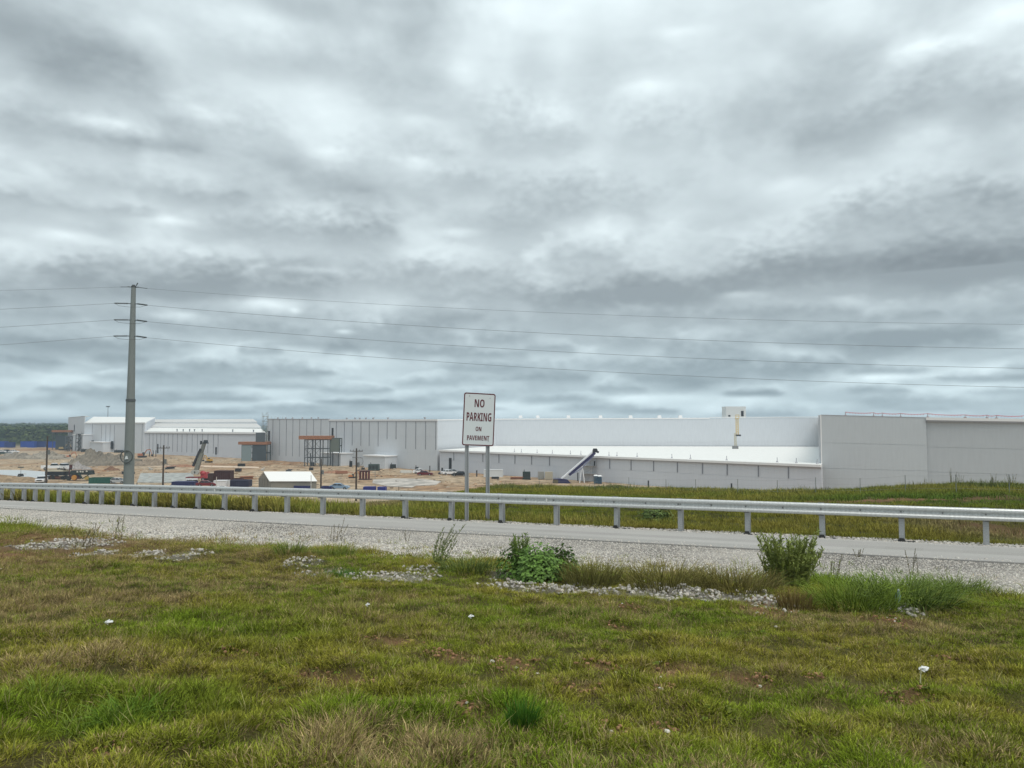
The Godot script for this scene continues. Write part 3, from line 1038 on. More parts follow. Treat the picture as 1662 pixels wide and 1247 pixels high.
func ground_color(p: Vector3, t: float, wide: FastNoiseLite, fine: FastNoiseLite) -> Color:
	var f := fine.get_noise_2d(p.x, p.z)
	var w := wide.get_noise_2d(p.x, p.z)
	var thatch := Color(0.1, 0.1, 0.03).lerp(Color(0.15, 0.12, 0.05), clampf(0.4 + f, 0.0, 1.0))
	var soil := Color(0.27, 0.155, 0.085)
	var gravel := Color(0.5, 0.47, 0.425)
	if t < -4.5:
		var c := thatch.lerp(soil, spots(bare_spots, p.x, p.z))
		c = c.lerp(gravel * 0.7, 0.8 * spots(stony_spots, p.x, p.z))
		return c.lerp(gravel, smoothstep(-9.6, -8.8, t + f * 0.8))
	if t < 0.35:
		return gravel
	var turf := Color(0.1, 0.1, 0.035).lerp(Color(0.13, 0.12, 0.05), clampf(0.5 + f, 0.0, 1.0)).lerp(soil, spots(bare_spots, p.x, p.z))
	var dirt := Color(0.6, 0.42, 0.265).lerp(Color(0.7, 0.56, 0.4), clampf(0.5 + w * 1.4, 0.0, 1.0)).lerp(Color(0.45, 0.26, 0.15), clampf(-w * 1.5 + f * 0.7 - 0.1, 0.0, 0.8))
	var far := clampf((p.length() - 520.0) / 120.0, 0.0, 1.0)
	dirt = dirt.lerp(Color(0.06, 0.075, 0.03), far)
	var edge := lerpf(30.0, 74.0, smoothstep(-17.0, 0.0, p.x))
	return gravel.lerp(turf.lerp(dirt, smoothstep(edge - 2.0, edge + 5.0, t + f * 4.0)), smoothstep(0.35, 0.9, t))

func guardrail() -> void:
	var steel := mat(0.72, 0.74, 0.73, 0.4, 0.35, grain, Vector3(0.5, 2.0, 0.5))
	var weathered := mat(0.52, 0.535, 0.54, 0.6, 0.2, grain, Vector3(2.0, 1.0, 2.0))
	var o := thing("guardrail", "long galvanised steel guardrail on posts along the far edge of the ramp", "guardrail", along(-12.6, 0.0))
	var us := [-58.0, -56.1, -54.2, -52.3, -50.4, -48.5, -46.6, -44.7, -43.25, -41.8, -40.51, -39.19, -37.95, -36.62, -35.31, -34.02, -32.69, -31.34, -29.89, -28.48, -26.95, -25.32, -23.59, -21.85, -20.07, -18.23, -16.38, -14.53, -12.64, -10.74, -8.8, -6.88, -5.01, -3.07, -1.15, 0.75, 2.65, 4.55, 6.45, 8.35]
	var side := [Vector2(0.156, 0.028), Vector2(0.142, 0.06), Vector2(0.118, 0.079), Vector2(0.084, 0.083), Vector2(0.056, 0.066), Vector2(0.022, 0.014), Vector2(0.0, 0.002), Vector2(-0.022, 0.014), Vector2(-0.056, 0.066), Vector2(-0.084, 0.083), Vector2(-0.118, 0.079), Vector2(-0.142, 0.06), Vector2(-0.156, 0.028)]
	var rng := RandomNumberGenerator.new()
	rng.seed = 4
	for i in us.size():
		var u: float = us[i]
		var p := along(u, 0.06)
		var toward := Vector3(0.496, 0, -0.868) * -1.0
		var run := Vector3(0.868, 0, 0.496)
		var turn := Basis(run, Vector3.UP, toward).rotated(Vector3.RIGHT, rng.randf_range(-0.012, 0.012)).rotated(Vector3.FORWARD, rng.randf_range(-0.012, 0.012))
		var s := Shape.new()
		for z in [-0.075, 0.075]:
			s.box(p + turn * Vector3(0, 0.36, z), Vector3(0.13, 1.12, 0.018), turn)
		s.box(p + turn * Vector3(0, 0.36, 0), Vector3(0.02, 1.12, 0.134), turn)
		var post := part(s, "post", weathered, o, o.position)
		var b := Shape.new()
		b.box(p + turn * Vector3(0, 0.79, 0.145), Vector3(0.15, 0.34, 0.12), turn)
		part(b, "blockout", mat(0.12, 0.12, 0.12, 0.8), post, o.position)
		if rng.randf() < 0.5 and u > -45.0:
			var w := Shape.new()
			w.hexa(p + Vector3(0, 0.04, 0) + toward * 0.12, Vector3(0.2, 0.11, 0.18), Vector3(0.1, 0.11, 0.08), turn.rotated(Vector3.UP, rng.randf() * 0.6))
			w.ball(p + run * rng.randf_range(0.15, 0.35) + toward * 0.1, Vector3(0.22, 0.03, 0.1), rng, 0.35)
			part(w, "asphalt_lump", mat(0.02, 0.02, 0.02, 0.9), post, o.position)
	var i0 := 0
	while i0 < us.size() - 1:
		var i1 := mini(i0 + 4, us.size() - 1)
		var s := Shape.new()
		for i in range(i0, i1):
			for h in 3:
				var ua := lerpf(us[i], us[i + 1], h / 3.0) - (0.16 if i == i0 and h == 0 else 0.0)
				var ub := lerpf(us[i], us[i + 1], (h + 1) / 3.0) + (0.16 if i == i1 - 1 and h == 2 else 0.0)
				var lap := 0.005 * ((i0 / 4) % 2)
				for q in side.size() - 1:
					for back in [0.0, 0.006]:
						var pts := []
						for z in [[ua, q], [ub, q], [ub, q + 1], [ua, q + 1]]:
							var v: Vector2 = side[z[1]]
							pts.append(along(z[0], -0.155 - v.y + back + lap, 0.8 + v.x))
						if back == 0.0:
							s.quad(pts[3], pts[2], pts[1], pts[0])
						else:
							s.quad(pts[0], pts[1], pts[2], pts[3])
		var rail := part(s, "rail", steel, o, o.position)
		for i in range(i0, i1):
			for q in [0.0, 0.5]:
				var u := lerpf(us[i], us[i + 1], q)
				var b := Shape.new()
				var c := along(u, -0.158, 0.8)
				b.tube(c, c + Vector3(-0.496, 0, 0.868) * 0.03, 0.022, 0.018, 8)
				part(b, "bolt", mat(0.2, 0.2, 0.2, 0.5, 0.4), rail, o.position)
		i0 = i1
	for u in [-37.1, -25.6, -10.95]:
		var m := Shape.new()
		var c := along(u, -0.19, 0.8)
		m.box(c, Vector3(0.03, 0.1, 0.09), Basis(Vector3(0.868, 0, 0.496), Vector3.UP, Vector3(-0.496, 0, 0.868)))
		part(m, "reflector", mat(0.75, 0.76, 0.74, 0.2), o, o.position)

func plant_buildings() -> void:
	var white := mat(0.61, 0.64, 0.675, 0.6, 0.0, streak, Vector3(0.12, 0.012, 0.12))
	var white2 := mat(0.61, 0.635, 0.685, 0.6, 0.0, streak, Vector3(0.15, 0.012, 0.15))
	var roof := mat(0.82, 0.82, 0.79, 0.6, 0.0, streak, Vector3(0.03, 0.03, 0.03))
	var trim := mat(0.8, 0.8, 0.8, 0.5)
	var dark := mat(0.2, 0.21, 0.24, 0.6)
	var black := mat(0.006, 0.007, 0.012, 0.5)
	var gut := mat(0.38, 0.38, 0.41, 0.6)
	# the tall hall in the middle
	var a := plan(434, 310); var b := plan(710, 241.5); var mid := seg_at(534, a, b)
	var hall := thing("factory_hall", "tall white hall with dark vertical ribs behind the steel stair platforms", "factory hall", Vector3(a.x, SITE, a.y))
	var b2 := plan(806, 275); var b3 := plan(1340, 266)
	facade(hall, a, mid, SITE, 1.3, 1.15, [0.34, 0.68], white)
	facade(hall, mid, b, SITE, 0.65, 0.55, [0.34, 0.68], white)
	facade(hall, b, b2, SITE, 0.62, 0.95, [0.34, 0.68], white)
	var s1 := seg_at(1152, b2, b3); var s2 := seg_at(1268, b2, b3)
	facade(hall, b2, s1, SITE, 1.0, 1.3, [0.5], white)
	facade(hall, s1, s2, SITE, 1.5, 1.75, [0.5], white)
	facade(hall, s2, b3, SITE, 1.8, 1.6, [0.5], white)
	edge(hall, "roof_edge", a, mid, 1.5, 1.35, 0.22, 0.15, -0.5, gut)
	edge(hall, "roof_edge", mid, b, 1.15, 1.05, 0.5, 0.2, -0.5, trim)
	edge(hall, "gutter", mid, b, 0.65, 0.55, 0.28, 0.16, 0.003, gut)
	edge(hall, "roof_edge", b, b2, 1.02, 1.35, 0.4, 0.15, -0.5, trim)
	edge(hall, "roof_edge", b2, s1, 1.4, 1.7, 0.4, 0.15, -0.5, trim)
	edge(hall, "roof_edge", s1, b3, 1.95, 2.05, 0.25, 0.12, -0.5, trim)
	var back := Shape.new()
	var far := [a, mid, b, b2, b3, b3 + Vector2(20, -90), a + Vector2(50, -130)]
	for i in far.size():
		far[i] += Vector2(0.0, -0.5)
	back.slab(PackedVector2Array(far), 0.0, 0.35)
	part(back, "roof", roof, hall, hall.position)
	for px in [443, 454, 465, 475.5, 486.5, 498, 509, 521]:
		strip(hall, "rib", a, mid, px, 1.2, SITE + 2.0, 0.17, dark)
	for px in [535.5, 546, 559, 572, 586, 599.5, 614, 628.5, 643, 659, 675, 691, 707.5]:
		var foot := 0.0
		if px > 570 and px < 640: foot = 5.0
		if px > 625 and px < 650: foot = 7.5
		if px > 650: foot = 4.5
		strip(hall, "rib", mid, b, px, 0.5, SITE + 2.0 + foot, 0.18, dark)
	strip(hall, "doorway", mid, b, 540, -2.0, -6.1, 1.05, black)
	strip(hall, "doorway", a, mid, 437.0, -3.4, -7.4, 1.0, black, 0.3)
	porch(hall, mid, b, 542, 572.5, 5.0, -11.0, white, trim)
	porch(hall, mid, b, 611, 644.5, 5.0, -11.2, white, trim)
	for px in [562, 575.5, 583, 593, 605, 629, 689]:
		var p := seg_at(px, mid, b)
		var v := Shape.new(); v.tube(Vector3(p.x, 1.0, p.y - 0.8), Vector3(p.x, 1.5, p.y - 0.8), 0.3, 0.3, 8); v.tube(Vector3(p.x, 1.5, p.y - 0.8), Vector3(p.x, 1.7, p.y - 0.8), 0.5, 0.4, 8)
		part(v, "roof_vent", gut, hall, hall.position)
	for px in [450, 463, 474, 490, 505, 516]:
		var p := seg_at(px, a, mid)
		var v := Shape.new(); v.box(Vector3(p.x, 1.75, p.y - 0.4), Vector3(0.5, 0.6, 0.4)); part(v, "roof_clamp", gut, hall, hall.position)
	for px in [845, 873, 923, 975, 1024, 1071, 1105]:
		var p := seg_at(px, b2, s1)
		var v := Shape.new(); v.hexa(Vector3(p.x, 2.1, p.y - 0.8), Vector3(1.4, 0.9, 1.2), Vector3(1.0, 0.9, 0.8)); part(v, "roof_vent", trim, hall, hall.position)
	var pa := plan(1172, 288); var pb := plan(1179, 283); var pc := plan(1211, 284)
	var pent := Shape.new()
	pent.slab(PackedVector2Array([pa, pb, pc, pc + Vector2(2, -8), pa + Vector2(3, -6)]), 0.4, 5.95)
	part(pent, "roof_house", mat(0.55, 0.56, 0.555, 0.7, 0.0, streak, Vector3(0.1, 0.1, 0.1)), hall, hall.position)
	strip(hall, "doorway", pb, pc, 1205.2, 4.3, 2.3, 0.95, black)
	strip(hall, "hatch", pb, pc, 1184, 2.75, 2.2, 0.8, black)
	# the low annex in front of it
	var c0 := plan(714, 240.0); var c1 := plan(1332, 155.0)
	var annex := thing("low_annex", "long low white annex with a bright flat roof in front of the tall hall", "factory hall", Vector3(c0.x, SITE, c0.y))
	facade(annex, c0, c1, SITE, -9.0, -9.0, [0.55], white2)
	roof_sheet(annex, "roof", [Vector3(c0.x, -8.55, c0.y + 0.0), Vector3(c1.x, -8.55, c1.y), Vector3(b3.x + 1.0, -8.35, b3.y + 0.6), Vector3(b2.x, -8.35, b2.y + 0.6)], 0.4, roof)
	edge(annex, "roof_edge", c0, c1, -8.5, -8.5, 0.5, 0.5, 0.003, trim)
	edge(annex, "gutter", c0, c1, -9.003, -9.003, 0.22, 0.32, 0.003, gut)
	for px in [737, 784, 810, 836, 863, 892, 989.5, 1024, 1060.5, 1099, 1139.6, 1179.5, 1230, 1278.6]:
		strip(annex, "downpipe", c0, c1, px, -9.2, -11.6, 0.2, dark, 0.14)
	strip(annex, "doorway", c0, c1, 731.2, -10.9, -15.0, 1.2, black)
	for px in [746.5, 826.5, 838, 863.5, 888.5, 918, 935, 981, 994, 1027, 1084, 1114.5, 1174, 1257, 1288.5, 1323]:
		var p := seg_at(px, c0, c1)
		var q := p + Vector2(0.6, -1.2) * 2.5
		var v := Shape.new(); v.tube(Vector3(q.x, -8.56, q.y), Vector3(q.x, -7.5, q.y), 0.09, 0.07, 6); v.hexa(Vector3(q.x, -8.4, q.y), Vector3(0.5, 0.3, 0.5), Vector3(0.2, 0.3, 0.2)); part(v, "roof_stanchion", gut, annex, annex.position)
	# the tall block on the right
	var d0 := plan(1332, 160); var d1 := plan(1503.5, 154); var d2 := plan(1770, 141)
	var block := thing("factory_block", "tall grey white blank block filling the right edge of the view", "factory hall", Vector3(d0.x, SITE, d0.y))
	facade(block, d0, d1, SITE, 1.55, 0.95, [0.335, 0.655], mat(0.5, 0.535, 0.56, 0.6, 0.0, streak, Vector3(0.15, 0.012, 0.15)))
	facade(block, d1 + Vector2(0.06, -0.5), d2, SITE, 0.45, -0.05, [0.335, 0.655], mat(0.49, 0.52, 0.545, 0.6, 0.0, streak, Vector3(0.15, 0.012, 0.15)))
	facade(block, plan(1331.6, 160.4), plan(1336.5, 262), SITE, 1.55, 1.5, [0.5], white)
	edge(block, "roof_edge", d1, d2, 1.05, 0.5, 0.55, 0.35, -0.6, trim)
	edge(block, "gutter", d1, d2, 0.49, -0.06, 0.25, 0.25, 0.003, gut)
	edge(block, "roof_edge", d0, d1, 1.65, 1.05, 0.12, 0.05, -0.5, gut)
	edge(block, "corner_trim", plan(1331.6, 159.96), plan(1333.2, 159.93), 1.6, 1.59, 16.5, 0.06, 0.003, trim)
	roof_sheet(block, "roof", [Vector3(d0.x, 1.5, d0.y - 0.5), Vector3(d1.x, 0.9, d1.y - 0.5), Vector3(d1.x + 30, 0.9, d1.y - 110), Vector3(d0.x + 42, 1.5, d0.y - 105)], 0.3, roof)
	roof_sheet(block, "roof", [Vector3(d1.x, 0.85, d1.y - 0.6), Vector3(d2.x, 0.3, d2.y - 0.6), Vector3(d2.x + 30, 0.3, d2.y - 110), Vector3(d1.x + 30, 0.85, d1.y - 110)], 0.3, roof)
	# the long halls on the left, roofs rising in tiers
	var f0 := plan(137, 413); var f1 := plan(236, 372.5); var f2 := plan(431, 314)
	var inn := Vector2(-0.36, -0.933)
	var left := thing("long_hall", "long white hall at the left whose pale roof rises in tiers", "factory hall", Vector3(f1.x, SITE, f1.y))
	facade(left, f0, f1, SITE, -0.55, -0.35, [0.4], white)
	facade(left, f1, f2, SITE, -5.0, -4.75, [0.4], white2)
	edge(left, "roof_edge", f0, f1, 0.0, 0.1, 0.55, 0.3, -0.5, trim)
	edge(left, "roof_edge", f1, f2, -4.3, -4.0, 0.75, 0.45, -0.5, trim)
	edge(left, "gutter", f1, f2, -5.0, -4.75, 0.35, 0.3, 0.003, gut)
	var ys := [-4.35, -2.7, -2.2, -0.4, 0.2, 2.0]
	var ds := [0.0, 34.0, 74.0, 118.0]
	for k in 3:
		var q0: Vector2 = f1 + inn * ds[k]; var q1: Vector2 = f2 + inn * ds[k]; var q2: Vector2 = f2 + inn * ds[k + 1]; var q3: Vector2 = f1 + inn * ds[k + 1]
		if k > 0:
			q0 -= (f2 - f1).normalized() * 60.0
			q3 -= (f2 - f1).normalized() * 60.0
		roof_sheet(left, "roof_tier", [Vector3(q0.x, ys[k * 2], q0.y), Vector3(q1.x, ys[k * 2] + 0.25, q1.y), Vector3(q2.x, ys[k * 2 + 1], q2.y), Vector3(q3.x, ys[k * 2 + 1], q3.y)], 0.6, mat(0.6, 0.59, 0.57, 0.7, 0.0, streak, Vector3(0.03, 0.03, 0.03)) if k > 0 else roof)
	for k in [1, 2]:
		var q0: Vector2 = f1 + inn * (ds[k] - 0.2); var q1: Vector2 = f2 + inn * (ds[k] - 0.2)
		edge(left, "tier_edge", q0, q1, ys[k * 2] + 0.12, ys[k * 2] + 0.37, 0.6, 0.2, 0.0, trim)
	roof_sheet(left, "roof_tier", [Vector3(f0.x, -0.1, f0.y), Vector3(f1.x, 0.0, f1.y), Vector3(f1.x - 26, 3.0, f1.y - 66), Vector3(f0.x - 28, 3.6, f0.y - 60)], 0.6, roof)
	var wing := Shape.new()
	wall_piece(wing, f1, f1 + Vector2(-21.6, -56.0), SITE, SITE, -0.4, 2.4, 0.0, -0.4)
	part(wing, "end_wall", white2, left, left.position)
	for px in [150, 165, 172, 179, 186, 231]:
		strip(left, "rib", f0, f1, px, -1.2 if px > 160 and px < 190 else -0.6, SITE + 1.0, 0.2, dark)
	for px in [243, 249, 255, 261.5, 267, 273.5, 281, 288.5, 296, 304, 312.5, 321, 329, 338, 347, 354.5]:
		strip(left, "rib", f1, f2, px, -5.1, SITE + 1.5, 0.2, dark)
	porch(left, f0, f1, 135, 151, 5.0, -6.6, white, trim)
	porch(left, f0, f1, 163, 184, 5.0, -10.2, white, trim)
	for px in [152.5, 184]:
		var p := seg_at(px, f0, f1)
		var v := Shape.new(); v.box(Vector3(p.x, -11.5, p.y + 1.0), Vector3(1.0, 4.0, 0.5)); part(v, "flue", black, left, left.position)
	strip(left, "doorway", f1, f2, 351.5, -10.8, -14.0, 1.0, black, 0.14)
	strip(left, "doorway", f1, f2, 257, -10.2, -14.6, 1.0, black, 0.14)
	for px in [287, 297, 307.5, 315.5, 328, 378, 412]:
		var p := seg_at(px, f1, f2) + inn * 3.0
		var v := Shape.new(); v.tube(Vector3(p.x, -4.3, p.y), Vector3(p.x, -3.2, p.y), 0.25, 0.25, 8); v.tube(Vector3(p.x, -3.2, p.y), Vector3(p.x, -3.0, p.y), 0.4, 0.35, 8); part(v, "roof_vent", dark, left, left.position)
	var e0 := plan(110.5, 436); var e1 := plan(137, 416)
	var endb := thing("end_block", "taller white end block at the far left corner of the plant", "factory hall", Vector3(e0.x, SITE, e0.y))
	facade(endb, e0, e1, SITE, 2.9, 3.6, [0.5], mat(0.54, 0.565, 0.595, 0.6, 0.0, streak, Vector3(0.12, 0.012, 0.12)))
	roof_sheet(endb, "roof", [Vector3(e0.x, 2.95, e0.y), Vector3(e1.x, 3.65, e1.y), Vector3(e1.x - 25, 3.9, e1.y - 50), Vector3(e0.x - 27, 3.2, e0.y - 50)], 0.4, roof)
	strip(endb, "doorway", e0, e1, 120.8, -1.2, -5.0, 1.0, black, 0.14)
	strip(endb, "rib", e0, e1, 133, -5.0, SITE + 1.0, 0.2, dark)

func site_things() -> void:
	var rust := mat(0.42, 0.19, 0.1, 0.85, 0.0, blotch, Vector3(0.4, 0.4, 0.4))
	var steel := mat(0.075, 0.085, 0.095, 0.6)
	var green_steel := mat(0.07, 0.09, 0.09, 0.6)
	var white := mat(0.75, 0.76, 0.77, 0.35)
	var black := mat(0.014, 0.015, 0.018, 0.5)
	# steel platforms against the halls
	var q := stand(500, 268)
	var o := thing("steel_platform", "tall steel frame with a rust orange deck and a stair tower on its right", "platform", q)
	make_tower(o, 0.0, 8.0, 4.0, 9.2, 3, 3, steel, false)
	var s := Shape.new(); s.box(Vector3(3.6, 9.85, 2.0), Vector3(11.2, 1.2, 5.0)); part(s, "deck", rust, o)
	var st := Node3D.new(); st.name = "stair_tower"; st.position = Vector3(8.6, 4.6, 0.6); o.add_child(st, true)
	make_tower(st, 0.0, 3.4, 3.0, 5.0, 1, 2, green_steel, true)
	s = Shape.new(); s.box(Vector3(1.7, 2.6, 2.9), Vector3(3.2, 4.6, 0.2)); part(s, "mesh_screen", mat(0.13, 0.15, 0.13, 0.9), st)
	s = Shape.new(); s.box(Vector3(1.0, 2.2, 0.1), Vector3(0.3, 4.4, 0.3)); s.box(Vector3(8.9, 2.2, 1.0), Vector3(0.3, 4.6, 0.3)); s.box(Vector3(9.6, 2.2, 3.2), Vector3(0.3, 4.6, 0.3)); s.box(Vector3(11.5, 2.2, 3.2), Vector3(0.3, 4.6, 0.3)); part(s, "tower_leg", steel, o)
	for x in [1.3, 4.0]:
		var br := Shape.new()
		for l in 3:
			br.beam(Vector3(x - 1.2, l * 3.05 + 0.3, 4.0), Vector3(x + 1.2, l * 3.05 + 2.8, 4.0), 0.09, 0.09)
			br.beam(Vector3(x + 1.2, l * 3.05 + 0.3, 4.0), Vector3(x - 1.2, l * 3.05 + 2.8, 4.0), 0.09, 0.09)
		part(br, "cross_brace", steel, o)
	q = stand(399, 306)
	o = thing("steel_platform", "dark steel stair block with an orange brown deck in the corner between two halls", "platform", q)
	make_tower(o, 0.0, 10.0, 4.0, 6.5, 2, 2, green_steel, true)
	s = Shape.new(); s.box(Vector3(4.4, 7.05, 2.0), Vector3(11.4, 1.1, 5.4)); part(s, "deck", rust, o)
	s = Shape.new(); s.box(Vector3(2.0, 3.2, 4.4), Vector3(3.8, 6.2, 0.2)); part(s, "wall_sheet", mat(0.2, 0.25, 0.26, 0.7), o)
	s = Shape.new(); s.box(Vector3(7.0, 3.2, 4.4), Vector3(5.6, 6.2, 0.2)); part(s, "wall_sheet", mat(0.05, 0.065, 0.075, 0.7), o)
	s = Shape.new(); s.box(Vector3(7.4, 9.4, 4.6), Vector3(3.6, 3.6, 0.3)); part(s, "upper_panel", mat(0.08, 0.095, 0.105, 0.7), o)
	q = stand(427.5, 305)
	o = thing("scaffold_tower", "thin scaffold tower rising above the roof corner where the two halls meet", "scaffold", q)
	for x in [0.0, 1.9]:
		for z in [0.0, 1.6]:
			s = Shape.new(); s.tube(Vector3(x, 7.5, z), Vector3(x, 18.4 + z * 0.4, z), 0.07, 0.07, 6); part(s, "upright", mat(0.3, 0.31, 0.3, 0.6), o)
	for l in 6:
		s = Shape.new(); s.box(Vector3(0.95, 8.0 + l * 1.9, 0.8), Vector3(2.0, 0.12, 1.6)); part(s, "board", mat(0.25, 0.22, 0.16, 0.9), o)
		s = Shape.new(); s.beam(Vector3(0, 8.0 + l * 1.9, 0), Vector3(1.9, 9.9 + l * 1.9, 0), 0.08, 0.08); part(s, "brace", mat(0.2, 0.21, 0.2, 0.6), o)
	for i in 5:
		s = Shape.new(); s.tube(Vector3(1.9 + i * 1.5, 16.0, 1.0), Vector3(1.9 + i * 1.5, 17.6, 1.0), 0.05, 0.05, 5); part(s, "guard_post", mat(0.4, 0.38, 0.33, 0.7), o)
	q = stand(93, 432)
	o = thing("steel_platform", "far steel frame with an orange beam deck beside the white end block", "platform", q)
	make_tower(o, 0.0, 9.0, 4.0, 9.8, 2, 2, steel, false)
	s = Shape.new(); s.box(Vector3(4.8, 10.3, 2.0), Vector3(10.8, 1.1, 4.5)); part(s, "deck", rust, o)
	s = Shape.new(); s.box(Vector3(5.4, 4.0, 4.2), Vector3(7.2, 7.8, 0.3)); part(s, "mesh_screen", mat(0.04, 0.055, 0.065, 0.9), o)
	for k in 2:
		q = stand([111.0, 128.0][k], 405)
		o = thing("stair_tower", ["open stair tower at the left edge of the white end block", "open stair tower at the right corner of the white end block"][k], "stair tower", q)
		make_tower(o, 0.0, 2.3, 2.4, [7.8, 9.0][k], 1, 4, mat(0.1, 0.11, 0.12, 0.6), true)
	# boom lift on the annex roof
	var p := at(1193.5, 723.5, 246)
	o = thing("boom_lift", "slim yellow mast lift standing on the flat annex roof before the tall wall", "lift", Vector3(p.x, -8.4, p.z))
	var yel := mat(0.6, 0.4, 0.07, 0.6)
	s = Shape.new(); s.box(Vector3(0, 0.45, 0), Vector3(1.6, 0.9, 1.4)); part(s, "base", mat(0.2, 0.2, 0.2, 0.7), o)
	s = Shape.new()
	for l in 9:
		for x in [-0.3, 0.3]:
			s.beam(Vector3(x, l * 0.5 + 0.5, 0.2), Vector3(-x, l * 0.5 + 1.0, 0.2), 0.09, 0.09)
			s.beam(Vector3(x, l * 0.5 + 0.5, 0.2), Vector3(x, l * 0.5 + 1.0, 0.2), 0.09, 0.09)
	part(s, "lower_mast", mat(0.45, 0.38, 0.2, 0.6), o)
	s = Shape.new()
	for l in 10:
		for x in [-0.4, 0.4]:
			s.beam(Vector3(x + 0.7, l * 0.55 + 4.2, 0), Vector3(0.7 - x, l * 0.55 + 4.75, 0), 0.1, 0.1)
			s.beam(Vector3(x + 0.7, l * 0.55 + 4.2, 0), Vector3(x + 0.7, l * 0.55 + 4.75, 0), 0.12, 0.12)
	part(s, "upper_mast", yel, o)
	s = Shape.new(); s.box(Vector3(1.0, 4.3, 0.1), Vector3(1.5, 0.5, 0.8)); part(s, "knuckle", black, o)
	s = Shape.new(); s.box(Vector3(0.7, 9.75, 0), Vector3(1.15, 0.12, 0.9))
	for x in [-0.5, 0.5]:
		s.box(Vector3(0.7 + x, 10.3, 0.4), Vector3(0.14, 1.2, 0.14))
	s.box(Vector3(0.7, 10.85, 0.4), Vector3(1.1, 0.14, 0.14)); s.box(Vector3(0.7, 10.3, 0.4), Vector3(1.1, 0.12, 0.12))
	part(s, "basket", yel, o)
	# flagged safety line on the right block's roof
	var d0 := plan(1374, 159.5); var d1 := plan(1503.5, 154.5); var d2 := plan(1770, 142)
	o = thing("safety_line", "red flagged safety line on posts along the right block's roof", "safety line", Vector3(d0.x, 1.2, d0.y))
	var last := Vector3.ZERO
	for px in [1374, 1420, 1434, 1464, 1508, 1569, 1604.5, 1620, 1668, 1712]:
		var g := seg_at(px, d0, d1) if px < 1500 else seg_at(px, d1, d2)
		var y := lerpf(1.45, 0.95, (px - 1374) / 134.0) if px < 1508 else lerpf(1.05, 0.5, (px - 1508) / 262.0)
		var top := Vector3(g.x, y + (0.75 if px < 1520 else 0.6), g.y - 0.4)
		s = Shape.new(); s.tube(Vector3(g.x, y - 0.1, g.y - 0.4), top + Vector3.UP * 0.05, 0.07, 0.06, 6); s.box(Vector3(g.x, y + 0.05, g.y - 0.4), Vector3(0.4, 0.15, 0.4)); part(s, "post", mat(0.3, 0.2, 0.2, 0.7), o, o.position)
		if last != Vector3.ZERO:
			s = Shape.new()
			var m := (last + top) * 0.5 + Vector3.DOWN * 0.16
			s.path([last, last.lerp(m, 0.5) + Vector3.DOWN * 0.05, m, m.lerp(top, 0.5) + Vector3.DOWN * 0.05, top], 0.05, 5)
			for i in int(last.distance_to(top) / 0.55):
				var f := (i + 0.5) * 0.55 / last.distance_to(top)
				var h := last.lerp(top, f) + Vector3.DOWN * (0.62 * f * (1.0 - f))
				s.tri(h + Vector3(-0.12, 0, 0), h + Vector3(0, -0.24, 0.02), h + Vector3(0.12, 0, 0))
			part(s, "flag_rope", mat(0.55, 0.1, 0.13, 0.8), o, o.position)
		last = top
	# floodlight mast behind the left hall
	q = Vector3(plan(174.5, 470).x, SITE, -470.0)
	o = thing("floodlight_mast", "thin floodlight mast standing up behind the left hall's roof", "light mast", q)
	s = Shape.new(); s.tube(Vector3.ZERO, Vector3(0, 24.6, 0), 0.3, 0.16, 8); part(s, "mast", mat(0.2, 0.22, 0.23, 0.6), o)
	for x in [-0.8, 0.0, 0.8]:
		s = Shape.new(); s.box(Vector3(x, 24.9, 0.2), Vector3(0.65, 0.7, 0.5)); part(s, "floodlight", mat(0.15, 0.17, 0.18, 0.4), o)
	# heaps
	var gravel := mat(0.27, 0.235, 0.185, 0.95, 0.0, blotch, Vector3(0.12, 0.12, 0.12))
	make_mound("gravel_heap", "biggest grey brown gravel heap, left of the steel pole's foot", stand(152, 272), Vector3(10.5, 5.2, 7.0), gravel, 1, 1.1)
	make_mound("gravel_heap", "long flat gravel bank reaching right from the biggest heap behind the steel pole", stand(185, 274), Vector3(13.0, 3.4, 6.0), gravel, 2, 1.6)
	make_mound("gravel_heap", "low gravel bank just right of the steel pole, below the left hall", stand(244, 268), Vector3(7.5, 2.3, 4.5), mat(0.33, 0.26, 0.19, 0.95, 0.0, blotch, Vector3(0.12, 0.12, 0.12)), 3, 1.6)
	make_mound("gravel_heap", "pale small gravel heap in front of the biggest heap", stand(130, 248), Vector3(4.2, 2.1, 3.0), mat(0.4, 0.37, 0.35, 0.95, 0.0, blotch, Vector3(0.2, 0.2, 0.2)), 4, 1.1)
	make_mound("earth_heap", "small red brown earth heap right in front of the gravel bank", stand(184, 244), Vector3(2.6, 1.0, 2.0), mat(0.24, 0.13, 0.075, 0.95, 0.0, blotch, Vector3(0.2, 0.2, 0.2)), 5)
	make_mound("gravel_heap", "grey gravel heap at the left edge below the blue containers", stand(28, 322), Vector3(9.0, 2.6, 5.0), mat(0.3, 0.265, 0.215, 0.95, 0.0, blotch, Vector3(0.12, 0.12, 0.12)), 6, 1.3)
	make_mound("gravel_heap", "wide pale gravel heap behind the wooden pole at the left", stand(78, 318), Vector3(10.5, 2.9, 5.0), mat(0.38, 0.335, 0.27, 0.95, 0.0, blotch, Vector3(0.12, 0.12, 0.12)), 7, 1.4)
	make_mound("earth_heap", "tan earth bank in the lower left corner before the pale pond", stand(22, 196), Vector3(9.0, 1.3, 3.0), mat(0.4, 0.29, 0.18, 0.95, 0.0, blotch, Vector3(0.12, 0.12, 0.12)), 8)
	make_mound("earth_heap", "tan earth mound right of the white shed on the site road", stand(545, 196), Vector3(5.5, 0.7, 3.0), mat(0.42, 0.31, 0.2, 0.95, 0.0, blotch, Vector3(0.12, 0.12, 0.12)), 9)
